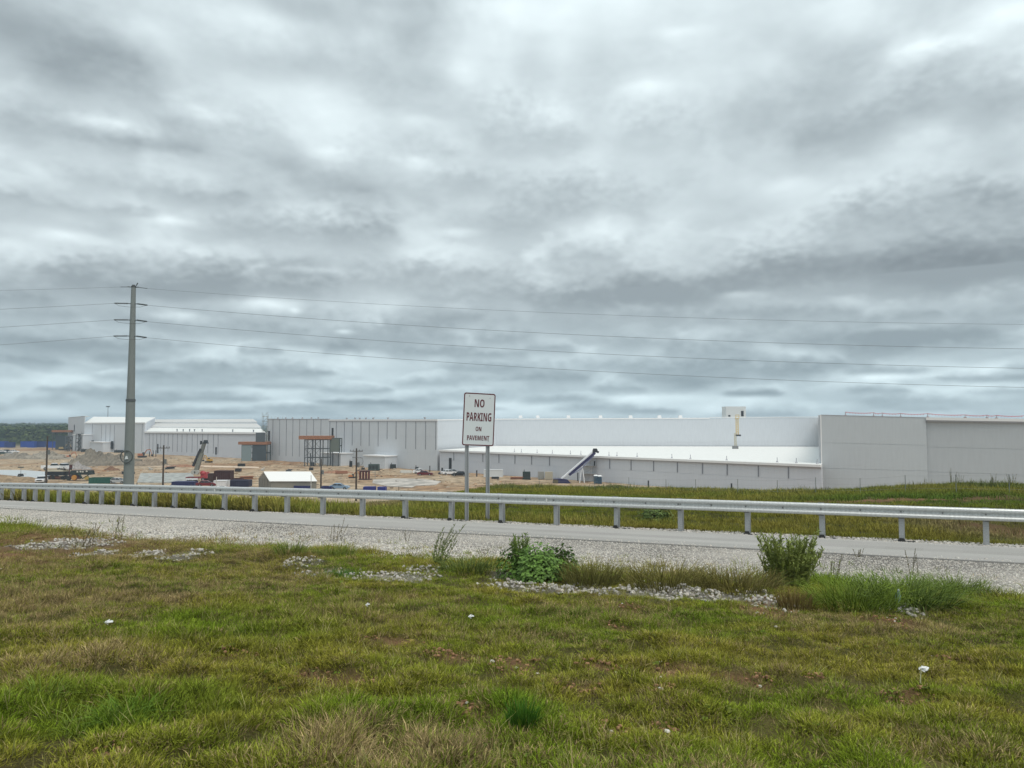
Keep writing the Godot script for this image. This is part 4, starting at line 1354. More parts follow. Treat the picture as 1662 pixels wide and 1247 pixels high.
	# pale pads and standing water
	var pads := [[[-2, 764], [40, 764], [80, 767], [80, 776], [55, 777], [20, 773], [-2, 771]], [[606, 779], [640, 777.5], [690, 778.5], [716, 782], [708, 788], [676, 788.5], [668, 792], [628, 790], [604, 785]], [[228, 769], [312, 769], [318, 784], [222, 784]], [[240, 756], [318, 756], [420, 758.5], [420, 760.5], [318, 758.4], [240, 758]]]
	for k in pads.size():
		var poly := PackedVector2Array()
		for e in pads[k]:
			var g := on_ground(e[0], e[1]); poly.append(Vector2(g.x, g.z))
		var top := -100.0
		for e in poly:
			top = maxf(top, ground_y(e.x, e.y))
		s = Shape.new(); s.slab(poly, top - 1.0, top + 0.06)
		structure(part(s, ["water", "concrete_pad", "concrete_pad", "path"][k], [mat(0.5, 0.52, 0.52, 0.3), mat(0.6, 0.55, 0.49, 0.8, 0.0, blotch, Vector3(0.03, 0.03, 0.03)), mat(0.47, 0.48, 0.45, 0.8, 0.0, blotch, Vector3(0.06, 0.06, 0.06)), mat(0.62, 0.5, 0.38, 0.9)][k]))
	# wooden poles
	make_pole("wooden pole without crossarm in front of the gravel heaps at the left", stand(77.5, 150), 11.0, false, 1)
	make_pole("wooden pole with a crossarm right of the steel pole", stand(266.5, 150), 10.3, true, 1)
	make_pole("wooden pole with a crossarm and a looped cable right of the white shed", stand(579, 148), 10.0, true, 2)
	make_pole("thin short pole with a box on top just right of the white shed", stand(522, 175), 7.0, false, 1)
	# the shed
	q = stand(441, 172)
	o = thing("site_shed", "gabled site shed with a bright white roof just above the guardrail", "shed", q, 0.0)
	var wall := mat(0.25, 0.235, 0.2, 0.85, 0.0, streak, Vector3(0.3, 0.3, 0.3))
	var wl := 10.2
	s = Shape.new(); s.quad(Vector3(0, -0.6, 0), Vector3(wl, -0.6, 0), Vector3(wl, 2.05, 0), Vector3(0, 2.05, 0)); s.quad(Vector3(0, -0.6, -0.12), Vector3(0, 2.05, -0.12), Vector3(wl, 2.05, -0.12), Vector3(wl, -0.6, -0.12)); part(s, "front_wall", wall, o)
	for x in [0.0, wl]:
		var gx: float = x
		s = Shape.new()
		for e in [0.0, 0.12]:
			var x1: float = gx + (e if gx < 1.0 else -e)
			var a := Vector3(x1 - 0.0, -0.6, 0); var b := Vector3(x1 - 4.4, -0.6, -5.0); var c := Vector3(x1 - 4.4, 2.05, -5.0); var d := Vector3(x1 - 2.2, 3.75, -2.5); var g := Vector3(x1, 2.05, 0)
			s.tri(a, g, d); s.tri(a, d, c); s.tri(a, c, b)
		part(s, "gable_wall", wall, o)
	s = Shape.new(); s.quad(Vector3(wl - 4.4, -0.6, -5.0), Vector3(-4.4, -0.6, -5.0), Vector3(-4.4, 2.05, -5.0), Vector3(wl - 4.4, 2.05, -5.0)); part(s, "back_wall", wall, o)
	for h in 2:
		s = Shape.new()
		var e0 := Vector3(-0.25 if h == 0 else -4.7, 1.92 if h == 0 else 1.95, 0.25 if h == 0 else -5.25)
		var r0 := Vector3(-2.2 - 0.3, 3.87, -2.5)
		var along_x := Vector3(wl + 0.5, 0, 0)
		for t in [0.0, 0.1]:
			var up: Vector3 = Vector3.UP * t
			s.quad(e0 + up, e0 + along_x + up, r0 + along_x + up, r0 + up)
		s.quad(e0, e0 + along_x, e0 + along_x + Vector3.UP * 0.1, e0 + Vector3.UP * 0.1)
		part(s, "roof_slope", mat(0.82, 0.82, 0.8, 0.5), o)
	for i in 4:
		s = Shape.new(); s.box(Vector3(i * 0.9 - 3.9, 0.9, 0.02 - 4.2 + i * 1.0), Vector3(0.08, 3.0, 0.08)); part(s, "wall_batten", mat(0.16, 0.15, 0.14, 0.9), o)
	# containers, bins, trailers
	var blue := mat(0.012, 0.06, 0.34, 0.6)
	var deep := mat(0.012, 0.016, 0.1, 0.5)
	var xs := [4.0, 17.0, 42.0, 53.0, 66.0, 86.0]
	var names := ["blue container at the far left edge under the trees", "second blue container from the left edge under the trees", "blue container with bright sides left of the middle of the far blue row", "bright blue container in the middle of the far blue row", "blue container beside the far wooden pole", "short blue container nearest the white end block"]
	for i in 6:
		make_container(names[i], stand(xs[i], 468 - (i % 2) * 6), 0.05 * i, Vector3([6.0, 4.5, 4.0, 3.6, 6.4, 5.5][i], [3.6, 3.2, 3.7, 3.9, 3.6, 3.7][i], 3.0), blue if i % 3 != 1 else mat(0.01, 0.035, 0.18, 0.6), "blue containers below the wood")
	make_skip("green ribbed skip bin left of the steel pole", stand(167, 190), 0.0, Vector3(5.2, 1.5, 2.2), mat(0.012, 0.09, 0.065, 0.6))
	make_container("dark red container stack, larger, left of the white shed", stand(365, 192), 0.0, Vector3(3.9, 3.1, 2.4), mat(0.045, 0.012, 0.012, 0.7))
	make_container("narrow dark red container beside the larger one", stand(348, 194), 0.0, Vector3(1.9, 2.3, 2.0), mat(0.055, 0.022, 0.016, 0.7))
	make_skip("low dark red skip right of the dark red containers", stand(385, 196), 0.0, Vector3(3.2, 0.9, 1.8), mat(0.07, 0.02, 0.016, 0.7))
	make_container("long navy trailer with a white lid just above the rail, left of the red truck", stand(302, 182), 0.0, Vector3(5.2, 1.1, 2.2), deep, "", "box_trailer", "trailer")
	make_container("white office container left of the shed", stand(362, 182), 0.0, Vector3(2.9, 1.5, 2.4), white, "", "site_office", "office container")
	make_container("navy container with a grey tarpaulin side touching the shed", stand(393, 181), 0.0, Vector3(4.2, 1.6, 2.4), mat(0.016, 0.018, 0.05, 0.6))
	make_skip("navy skip in front of the shed's right end", stand(493, 172), 0.0, Vector3(3.6, 0.95, 2.0), deep)
	make_skip("small navy skip right of the shed", stand(532, 172), 0.0, Vector3(2.2, 0.9, 1.8), deep)
	make_container("bright navy bin right of the looped wooden pole", stand(601, 169), 0.0, Vector3(2.4, 0.95, 1.8), mat(0.016, 0.022, 0.2, 0.5), "navy bins behind the rail", "bin", "bin")
	make_container("smaller bright navy bin, rightmost of the bins behind the rail", stand(621, 169), 0.0, Vector3(1.6, 0.9, 1.8), mat(0.016, 0.025, 0.22, 0.5), "navy bins behind the rail", "bin", "bin")
	# beige trailer carrying dark machine parts
	q = stand(96, 204)
	o = thing("flatbed_trailer", "beige flatbed trailer with a dark skirt below two white pickups", "trailer", q)
	s = Shape.new(); s.box(Vector3(0, 2.35, 0), Vector3(5.6, 0.4, 2.4)); part(s, "deck", mat(0.55, 0.52, 0.42, 0.7), o)
	s = Shape.new(); s.box(Vector3(0, 1.6, 0.1), Vector3(5.5, 1.0, 2.0)); part(s, "skirt", mat(0.012, 0.013, 0.02, 0.5), o)
	s = Shape.new(); s.box(Vector3(0.2, 0.55, 0.2), Vector3(3.6, 0.6, 1.6)); part(s, "axle_frame", mat(0.1, 0.035, 0.02, 0.8), o)
	for x in [-1.8, -0.6, 1.9]:
		s = Shape.new(); s.tube(Vector3(x, 0.5, -1.0), Vector3(x, 0.5, 1.1), 0.5, 0.5, 12); part(s, "wheel", black, o)
	make_pickup("white pickup up on the beige trailer, nearest the wooden pole", q + Vector3(-1.35, 2.5, -0.1), 0.5, white)
	make_pickup("white pickup up on the beige trailer, nearest the gravel heap", q + Vector3(1.6, 2.5, -0.3), 2.5, white)
	q = stand(130, 200)
	o = thing("drilling_rig", "low dark machine with an orange front wheel and white flecks left of the green skip", "machine", q)
	s = Shape.new(); s.hexa(Vector3(0.9, 2.05, 0), Vector3(5.6, 1.1, 2.0), Vector3(5.2, 0.9, 1.6)); part(s, "hull", mat(0.014, 0.02, 0.018, 0.6), o)
	s = Shape.new(); s.hexa(Vector3(-0.9, 0.9, 0.2), Vector3(3.4, 1.0, 1.6), Vector3(2.4, 1.0, 1.4)); part(s, "undercarriage", mat(0.05, 0.014, 0.02, 0.6), o)
	s = Shape.new(); s.tube(Vector3(-2.3, 0.9, 0.3), Vector3(-2.3, 3.9, 0.3), 0.14, 0.1, 8); s.box(Vector3(-1.9, 3.6, 0.3), Vector3(0.5, 0.9, 0.5)); part(s, "mast", mat(0.08, 0.02, 0.02, 0.6), o)
	for e in [[-0.6, 0.75, 0.75, 0.5, 0.24, 0.05], [2.6, 0.7, 0.6, 0.42, 0.3, 0.08], [-2.1, 0.6, 0.6, 0.03, 0.03, 0.03]]:
		s = Shape.new(); s.tube(Vector3(e[0], e[1], 0.7), Vector3(e[0], e[1], 1.2), e[2], e[2] * 0.85, 14); part(s, "wheel", mat(e[3], e[4], e[5], 0.7), o)
	s = Shape.new(); s.beam(Vector3(0.3, 2.0, 1.1), Vector3(1.6, 0.6, 1.1), 0.2, 0.2); s.beam(Vector3(1.6, 0.5, 1.1), Vector3(3.4, 1.6, 1.1), 0.2, 0.2); part(s, "arm", mat(0.02, 0.05, 0.035, 0.6), o)
	for x in [1.0, 1.6, 2.6, 0.2]:
		s = Shape.new(); s.hexa(Vector3(x, 2.2 + fmod(x, 0.7) * 0.4, 1.02), Vector3(0.45, 0.35, 0.1), Vector3(0.3, 0.35, 0.1)); part(s, "hatch", mat(0.6, 0.58, 0.5, 0.5), o)
	# red boom truck
	q = stand(325, 198)
	o = thing("boom_truck", "red boom truck with a steep grey telescopic boom", "crane truck", q)
	var red := mat(0.36, 0.03, 0.035, 0.4)
	s = Shape.new(); s.box(Vector3(-0.4, 0.95, 0), Vector3(5.4, 0.35, 2.0)); part(s, "chassis", mat(0.2, 0.03, 0.03, 0.6), o)
	s = Shape.new(); s.hexa(Vector3(1.5, 1.55, 0), Vector3(1.7, 1.5, 2.2), Vector3(1.3, 1.5, 2.0)); s.ball(Vector3(1.2, 2.1, 0.6), Vector3(0.8, 0.6, 0.7), RandomNumberGenerator.new(), 0.1); part(s, "cab", red, o)
	s = Shape.new(); s.box(Vector3(-1.4, 0.62, 0.9), Vector3(3.0, 0.4, 0.5)); part(s, "outrigger", white, o)
	wheels(o, [1.4, -1.2, -2.3], 1.1, 0.5)
	s = Shape.new(); s.beam(Vector3(-0.9, 2.4, 0), Vector3(0.5, 7.2, 0), 1.0, 0.95); part(s, "boom", mat(0.2, 0.2, 0.17, 0.6), o)
	s = Shape.new(); s.beam(Vector3(-0.1, 5.2, 0), Vector3(1.15, 9.9, 0), 0.75, 0.75); part(s, "boom_extension", mat(0.14, 0.145, 0.13, 0.6), o)
	s = Shape.new(); s.beam(Vector3(-1.5, 3.9, 0.35), Vector3(0.4, 8.3, 0.35), 0.65, 0.5); part(s, "luffing_ram", mat(0.03, 0.03, 0.035, 0.6), o)
	s = Shape.new(); s.hexa(Vector3(1.5, 10.1, 0), Vector3(1.3, 0.9, 0.8), Vector3(0.7, 0.9, 0.7)); s.box(Vector3(0.3, 9.9, 0), Vector3(0.4, 0.9, 0.5)); part(s, "boom_head", mat(0.025, 0.03, 0.035, 0.6), o)
	for z in [-0.4, 0.5]:
		s = Shape.new(); s.tube(Vector3(-0.9 + z, 2.3, 0.3), Vector3(-0.9 + z, 2.3, 0.8), 0.6, 0.6, 14); part(s, "winch_drum", mat(0.4, 0.39, 0.35, 0.6), o)
	# other machines
	make_excavator("yellow excavator with its arm raised, before the left hall's black door", stand(340, 289), 2.6, 0.62, mat(0.45, 0.26, 0.04, 0.6))
	make_excavator("grey yellow excavator at the foot of the white end block", stand(103, 418), 0.2, 0.85, mat(0.35, 0.26, 0.12, 0.7))
	make_excavator("orange excavator with a low arm beyond the gravel bank", stand(232, 330), 0.1, 0.8, mat(0.36, 0.13, 0.06, 0.7))
	make_excavator("small red orange digger on the red track left of the big gravel heap", stand(113, 322), 0.3, 0.6, mat(0.45, 0.14, 0.07, 0.7))
	q = stand(594, 204)
	o = thing("steel_rack", "open dark red steel rack right of the looped wooden pole", "rack", q)
	make_tower(o, -1.3, 1.0, 1.2, 2.3, 3, 1, mat(0.13, 0.03, 0.022, 0.7), false)
	s = Shape.new(); s.box(Vector3(-0.3, 2.4, 0.6), Vector3(3.6, 0.14, 1.6)); part(s, "top_plate", mat(0.1, 0.04, 0.03, 0.7), o)
	s = Shape.new(); s.box(Vector3(0.2, 0.12, 0.8), Vector3(3.4, 0.2, 1.6)); part(s, "skid", mat(0.05, 0.02, 0.02, 0.8), o)
	make_excavator("small orange mini digger between the looped pole and the red rack", stand(572, 208), 0.0, 0.42, mat(0.42, 0.16, 0.05, 0.7))
	make_genset("dark green grey generator box before the tall hall's ribs", stand(607.5, 242), 0.0, Vector3(3.4, 1.9, 1.8), mat(0.055, 0.085, 0.08, 0.6))
	make_genset("near black generator box beside the second entrance box", stand(638.5, 252), 0.0, Vector3(1.8, 1.3, 1.4), mat(0.016, 0.025, 0.025, 0.6))
	make_genset("dark grey cabinet left of the red car", stand(677, 232), 0.0, Vector3(0.95, 1.6, 0.9), mat(0.03, 0.04, 0.045, 0.6))
	make_genset("pair of dark green tanks before the annex, left of the crates", stand(854.5, 204), 0.0, Vector3(2.1, 2.0, 1.6), mat(0.014, 0.03, 0.026, 0.6))
	make_genset("black box under the steel platform's left columns", stand(508, 266), 0.0, Vector3(1.0, 1.3, 1.0), mat(0.02, 0.02, 0.024, 0.6))
	make_genset("black cabinet at the right foot of the first entrance box", stand(570, 262), 0.0, Vector3(0.9, 1.8, 0.9), mat(0.012, 0.014, 0.018, 0.6))
	make_crate("grey banded crate before the annex, left of the beige one", stand(878, 204), Vector3(1.6, 2.1, 1.2), mat(0.3, 0.3, 0.28, 0.8), 4)
	make_crate("beige banded crate left of the conveyor", stand(890.5, 203), Vector3(2.0, 2.15, 1.2), mat(0.44, 0.4, 0.31, 0.8), 4)
	make_crate("dark low crate in front of the black opening at the dirt road", stand(393, 262), Vector3(2.2, 1.2, 1.2), mat(0.02, 0.018, 0.018, 0.8), 4)
	make_crate("small dark crate on the dirt above the white shed roof", stand(388, 236), Vector3(1.6, 1.0, 1.2), mat(0.03, 0.02, 0.02, 0.8), 4)
	# the conveyor
	q = stand(913, 192)
	o = thing("conveyor", "tall inclined conveyor with a navy hopper below and a black head over the annex eave", "conveyor", q)
	var navy := mat(0.018, 0.016, 0.075, 0.5)
	var silver := mat(0.72, 0.73, 0.74, 0.4)
	s = Shape.new(); s.beam(Vector3(-0.5, 0.9, 0), Vector3(8.1, 8.0, -1.5), 0.9, 0.28); part(s, "belt_cover", silver, o)
	s = Shape.new(); s.beam(Vector3(1.6, 2.0, 0.1), Vector3(8.2, 7.45, -1.3), 0.8, 0.62); part(s, "frame", navy, o)
	s = Shape.new(); s.extrude([Vector2(-2.5, 0.0), Vector2(1.0, -0.1), Vector2(2.2, -0.2), Vector2(1.2, 0.8), Vector2(-0.4, 1.1), Vector2(-2.3, 1.0)], -1.0, 1.0); part(s, "hopper", navy, o)
	s = Shape.new(); s.extrude([Vector2(-2.45, 0.05), Vector2(-1.2, 0.05), Vector2(-1.2, 0.85), Vector2(-2.4, 0.9)], 0.9, 1.1); part(s, "side_plate", mat(0.12, 0.1, 0.05, 0.8), o)
	s = Shape.new(); s.hexa(Vector3(8.3, 8.0, -1.5), Vector3(1.5, 1.0, 1.3), Vector3(0.9, 0.9, 1.0)); s.beam(Vector3(8.4, 8.0, -1.5), Vector3(9.2, 7.5, -1.5), 0.9, 0.5); part(s, "head", mat(0.012, 0.013, 0.017, 0.6), o)
	for e in [[4.2, 0.0, 4.9, 4.6], [5.4, 0.0, 4.9, 4.4]]:
		s = Shape.new(); s.beam(Vector3(e[0], e[1], 0.5), Vector3(e[2], e[3], -0.4), 0.16, 0.16); part(s, "strut", silver, o)
	s = Shape.new(); s.path([Vector3(2.5, 2.3, 0.2), Vector3(4.5, 3.4, 0.2), Vector3(6.5, 5.4, -0.6), Vector3(8.0, 6.6, -1.2)], 0.09); part(s, "hose", mat(0.14, 0.16, 0.3, 0.5), o)
	q = stand(956, 197)
	o = thing("scaffold_tower", "white sheeted scaffold under the conveyor's upper end", "scaffold", q)
	for x in [-1.7, 0.2, 1.7]:
		for z in [0.0, 1.4]:
			s = Shape.new(); s.tube(Vector3(x, 0, z), Vector3(x, 6.3, z), 0.06, 0.06, 6); part(s, "upright", mat(0.4, 0.4, 0.42, 0.5), o)
	for l in 3:
		s = Shape.new(); s.box(Vector3(0, 2.0 * l + 1.9, 0.7), Vector3(3.6, 0.1, 1.5)); part(s, "deck", mat(0.35, 0.34, 0.33, 0.7), o)
		s = Shape.new(); s.beam(Vector3(-1.7, 2.0 * l, 1.42), Vector3(1.7, 2.0 * l + 1.9, 1.42), 0.07, 0.07); part(s, "brace", mat(0.35, 0.35, 0.4, 0.5), o)
	s = Shape.new(); s.box(Vector3(-0.2, 1.9, 0.1), Vector3(3.0, 3.8, 0.08)); part(s, "sheeting", mat(0.62, 0.64, 0.66, 0.6), o)
	s = Shape.new(); s.box(Vector3(1.75, 3.4, 0.3), Vector3(1.2, 5.4, 0.1)); part(s, "side_sheet", mat(0.3, 0.3, 0.31, 0.7), o)
	s = Shape.new(); s.box(Vector3(1.2, 4.6, 1.5), Vector3(0.3, 1.2, 0.2)); part(s, "tool_bag", mat(0.015, 0.015, 0.02, 0.8), o)
	for k in 2:
		q = stand([966.5, 973.0][k], 190)
		o = thing("portable_toilet", ["blue portable toilet nearer the scaffold", "blue portable toilet at the right of the pair by the annex wall"][k], "portable toilet", q, 0.0, "portable toilets by the annex")
		s = Shape.new(); s.hexa(Vector3(0, 0.95, 0), Vector3(0.95, 1.8, 1.0), Vector3(0.9, 1.8, 0.95)); part(s, "cabin", mat(0.03, 0.075, 0.12, 0.5), o)
		s = Shape.new(); s.hexa(Vector3(0, 1.98, 0), Vector3(1.05, 0.26, 1.1), Vector3(0.7, 0.26, 0.7)); part(s, "roof", mat(0.75, 0.77, 0.78, 0.4), o)
		s = Shape.new(); s.box(Vector3(0, 0.95, 0.51), Vector3(0.66, 1.6, 0.05)); part(s, "door", mat(0.022, 0.055, 0.095, 0.5), o)
	# cars
	make_car("dark red car with a sloping roof on the dirt before the tall hall", stand(690.5, 220), 0.0, mat(0.13, 0.012, 0.016, 0.25))
	make_car("white car just behind the dark red one", stand(682.5, 227), 0.15, white)
	make_car("black car by the annex's black doorway, just left of the sign", stand(746, 217), 3.1, mat(0.01, 0.011, 0.014, 0.2))
	make_car("white car at the annex doorway, left of the black car", stand(728.5, 222), 0.5, white)
	make_car("silver car between the white and the black car at the annex doorway", stand(736, 226), 0.2, mat(0.3, 0.33, 0.35, 0.3))
	make_car("silver car left of the steel pole's base, behind the rail", stand(194, 190), 0.0, mat(0.4, 0.42, 0.43, 0.3))
	make_car("pale blue car right of the shed behind the rail", stand(552, 173), 0.0, mat(0.2, 0.3, 0.42, 0.3))
	make_pickup("white pickup facing the ramp beside the left wooden pole", stand(70, 192), -1.2, white)
	make_car("dark red car low behind the rail below the boom truck", stand(337, 181), 0.2, mat(0.16, 0.012, 0.02, 0.3))
	var far_cars := ["white car in the far car row at the left edge", "black car in the far car row, second from the left edge", "white car in the far car row behind the grey heap", "green car in the far car row, lower, at the left edge", "silver car in the far car row, rightmost, behind the grey heap"]
	for i in 5:
		make_car(far_cars[i], stand([3.0, 13.0, 24.0, 6.0, 17.0][i], [385.0, 388.0, 384.0, 360.0, 362.0][i]), [0.3, 1.2, 0.1, 0.2, 0.5][i], [white, black, white, mat(0.03, 0.06, 0.05, 0.3), mat(0.45, 0.46, 0.47, 0.3)][i], "far parked cars")
	# light tower, tanks, small posts
	q = stand(36, 214)
	o = thing("light_tower", "small towed light tower standing in the pale pond", "light tower", q)
	s = Shape.new(); s.hexa(Vector3(0, 0.5, 0), Vector3(1.3, 0.7, 1.0), Vector3(0.9, 0.7, 0.8)); part(s, "cart", black, o)
	s = Shape.new(); s.tube(Vector3(0, 0.8, 0), Vector3(0, 2.6, 0), 0.1, 0.07, 6); part(s, "mast", mat(0.45, 0.46, 0.47, 0.5), o)
	s = Shape.new(); s.box(Vector3(0, 2.65, 0), Vector3(1.5, 0.3, 0.4)); part(s, "lamp_bar", mat(0.1, 0.1, 0.08, 0.6), o)
	wheels(o, [0.0], 0.65, 0.3, 0.2)
	make_container("white box trailer behind the sign's right post", stand(801, 214), 0.0, Vector3(5.2, 2.0, 2.2), mat(0.62, 0.64, 0.65, 0.5), "", "box_trailer", "trailer")
	make_skip("low dark heap of steel lying before the white box trailer", stand(804, 206), 0.0, Vector3(2.0, 0.5, 1.2), black)
	make_bollard("black standpipe at the annex wall left of centre of its blank stretch", stand(1051.5, 176), 1.75, 0.16)
	make_bollard("black standpipe at the annex wall near the right block", stand(1186, 166), 1.8, 0.18)
	make_bollard("black standpipe right of the red car", stand(698, 235), 1.8, 0.14)
	make_bollard("black standpipe left of the annex doorway", stand(718, 236), 1.1, 0.28)
	make_bollard("thin black standpipe left of the conveyor scaffold", stand(937.5, 198), 2.1, 0.14)
	make_bollard("thin black standpipe behind the sign, before the annex", stand(774, 214), 1.7, 0.18)
	for i in 3:
		make_bollard(["black standpipe nearest the left hall's doorway, right of the steel pole", "middle black standpipe right of the steel pole", "leftmost black standpipe right of the steel pole"][i], stand([254.0, 249.5, 243.5][i], 340), [2.6, 2.6, 2.2][i], 0.18)
	var wood := mat(0.2, 0.13, 0.07, 0.9)
	make_stake("tall brown stake right of the sign's left post beyond the rail", stand(768, 120), 2.7, wood)
	make_stake("grey stake right of the red steel rack", stand(609.5, 205), 2.5, mat(0.25, 0.25, 0.23, 0.8))
	make_stake("thin brown stake on the pale pad left of the berm", stand(648, 152), 2.4, mat(0.12, 0.09, 0.06, 0.9))
	make_stake("dark short stake right of the steel pole behind the rail", stand(250.5, 160), 1.6, black)
	make_stake("dark short stake left of the wooden crossarm pole", stand(280.5, 160), 1.5, black)
	make_stake("white stake before the dark red containers", stand(353, 178), 2.3, mat(0.6, 0.58, 0.53, 0.8))
	make_stake("thin white stake before the shed's right wall", stand(506, 165), 3.6, mat(0.5, 0.5, 0.48, 0.8))
	make_genset("dark box on a post behind the rail, right of the steel pole's base", stand(226.5, 172), 0.0, Vector3(0.9, 1.0, 0.6), black)
	make_genset("dark unit on the dirt above the shed roof's right end", stand(506, 242), 0.0, Vector3(1.2, 0.8, 0.8), mat(0.03, 0.025, 0.025, 0.7))
	make_genset("small dark unit left of the green generator", stand(590, 246), 0.0, Vector3(1.0, 0.6, 0.8), mat(0.025, 0.02, 0.02, 0.7))
	make_genset("low black unit at the foot of the left hall beside its second box", stand(194, 385), 0.0, Vector3(4.0, 1.2, 2.0), black)
	make_genset("low dark green unit at the foot of the left hall's first box", stand(138, 395), 0.0, Vector3(2.4, 1.4, 2.0), mat(0.03, 0.04, 0.04, 0.7))
	for e in [[282, 292, 7.0, 0.9, 3.0, 0, "low tan spoil bank before the left hall, right of the wooden crossarm pole"], [300, 262, 8.0, 0.7, 2.5, 1, "long low reddish spoil bank left of the boom truck's boom"], [372, 285, 6.0, 0.8, 2.5, 0, "low tan spoil bank right of the yellow excavator"], [455, 262, 7.0, 0.7, 2.5, 0, "low tan spoil bank between the two steel platforms"], [545, 230, 6.0, 0.6, 2.2, 1, "reddish spoil bank below the first entrance box"], [640, 222, 5.0, 0.5, 2.0, 0, "tan spoil bank before the near black generator"], [780, 196, 6.0, 0.5, 2.0, 0, "tan spoil bank beyond the sign's posts"], [45, 250, 12.0, 0.7, 3.0, 0, "broad tan earth bank behind the pale pond"]]:
		make_mound("earth_heap", e[6], stand(e[0], e[1]), Vector3(e[2], e[3], e[4]), [mat(0.5, 0.37, 0.24, 0.95, 0.0, blotch, Vector3(0.12, 0.12, 0.12)), mat(0.42, 0.22, 0.13, 0.95, 0.0, blotch, Vector3(0.12, 0.12, 0.12))][e[5]], 20 + int(e[0]), 1.6)
	var heaped := [[276, 250, "bundle of dark pipes on the dirt right of the wooden crossarm pole", 0], [425, 240, "bundle of pale pipes on the dirt behind the white shed", 1], [468, 235, "dark pipe bundle on the dirt above the white shed's roof", 0], [556, 226, "rust coloured pipe bundle beside the looped wooden pole", 2], [660, 228, "pale pipe bundle right of the near black generator", 1], [716, 226, "dark pipe bundle left of the white car at the annex doorway", 0], [838, 204, "rust coloured pipe bundle left of the pair of dark green tanks", 2], [400, 205, "rust coloured pipe bundle right of the low dark red skip", 2], [248, 246, "pale pipe bundle just right of the steel pole", 1], [210, 225, "dark pipe bundle just right of the steel pole, lower", 0]]
	for e in heaped:
		o = thing("pipe_bundle", e[2], "pipes", stand(e[0], e[1]), e[0] * 0.3)
		for k in 6:
			s = Shape.new()
			var y := 0.16 + (0.28 if k > 2 else 0.0) + (0.26 if k > 4 else 0.0)
			var z := (k % 3) * 0.32 + (0.16 if k > 2 else 0.0)
			s.tube(Vector3(-1.6, y, z), Vector3(1.6 + (k % 2) * 0.3, y, z), 0.15, 0.15, 8)
			part(s, "pipe", [mat(0.05, 0.05, 0.055, 0.6), mat(0.55, 0.53, 0.48, 0.6), mat(0.3, 0.13, 0.07, 0.8)][e[3]], o)
	# odd lumber and rubble lying about the site
	var rng := RandomNumberGenerator.new()
	rng.seed = 12
	var sc := Scatter.new()
	for i in 1300:
		var g := stand(rng.randf_range(-40, 830), rng.randf_range(165, 330))
		if ground_y(g.x, g.z) > SITE + 0.9:
			continue
		var k := rng.randf_range(0.1, 0.55)
		sc.add(g + Vector3.UP * 0.05, Basis(Vector3.UP, rng.randf() * TAU).scaled(Vector3(k * rng.randf_range(0.6, 3.0), k * 0.7, k)), [Color(0.3, 0.2, 0.12), Color(0.1, 0.07, 0.05), Color(0.55, 0.5, 0.42), Color(0.4, 0.22, 0.12)][rng.randi() % 4])
	strew(sc, "rubble", "clods and scraps of lumber strewn over the tan building site", "rubble", pebble(3), mat(1, 1, 1, 0.9, 0.0, null, Vector3.ONE, true))

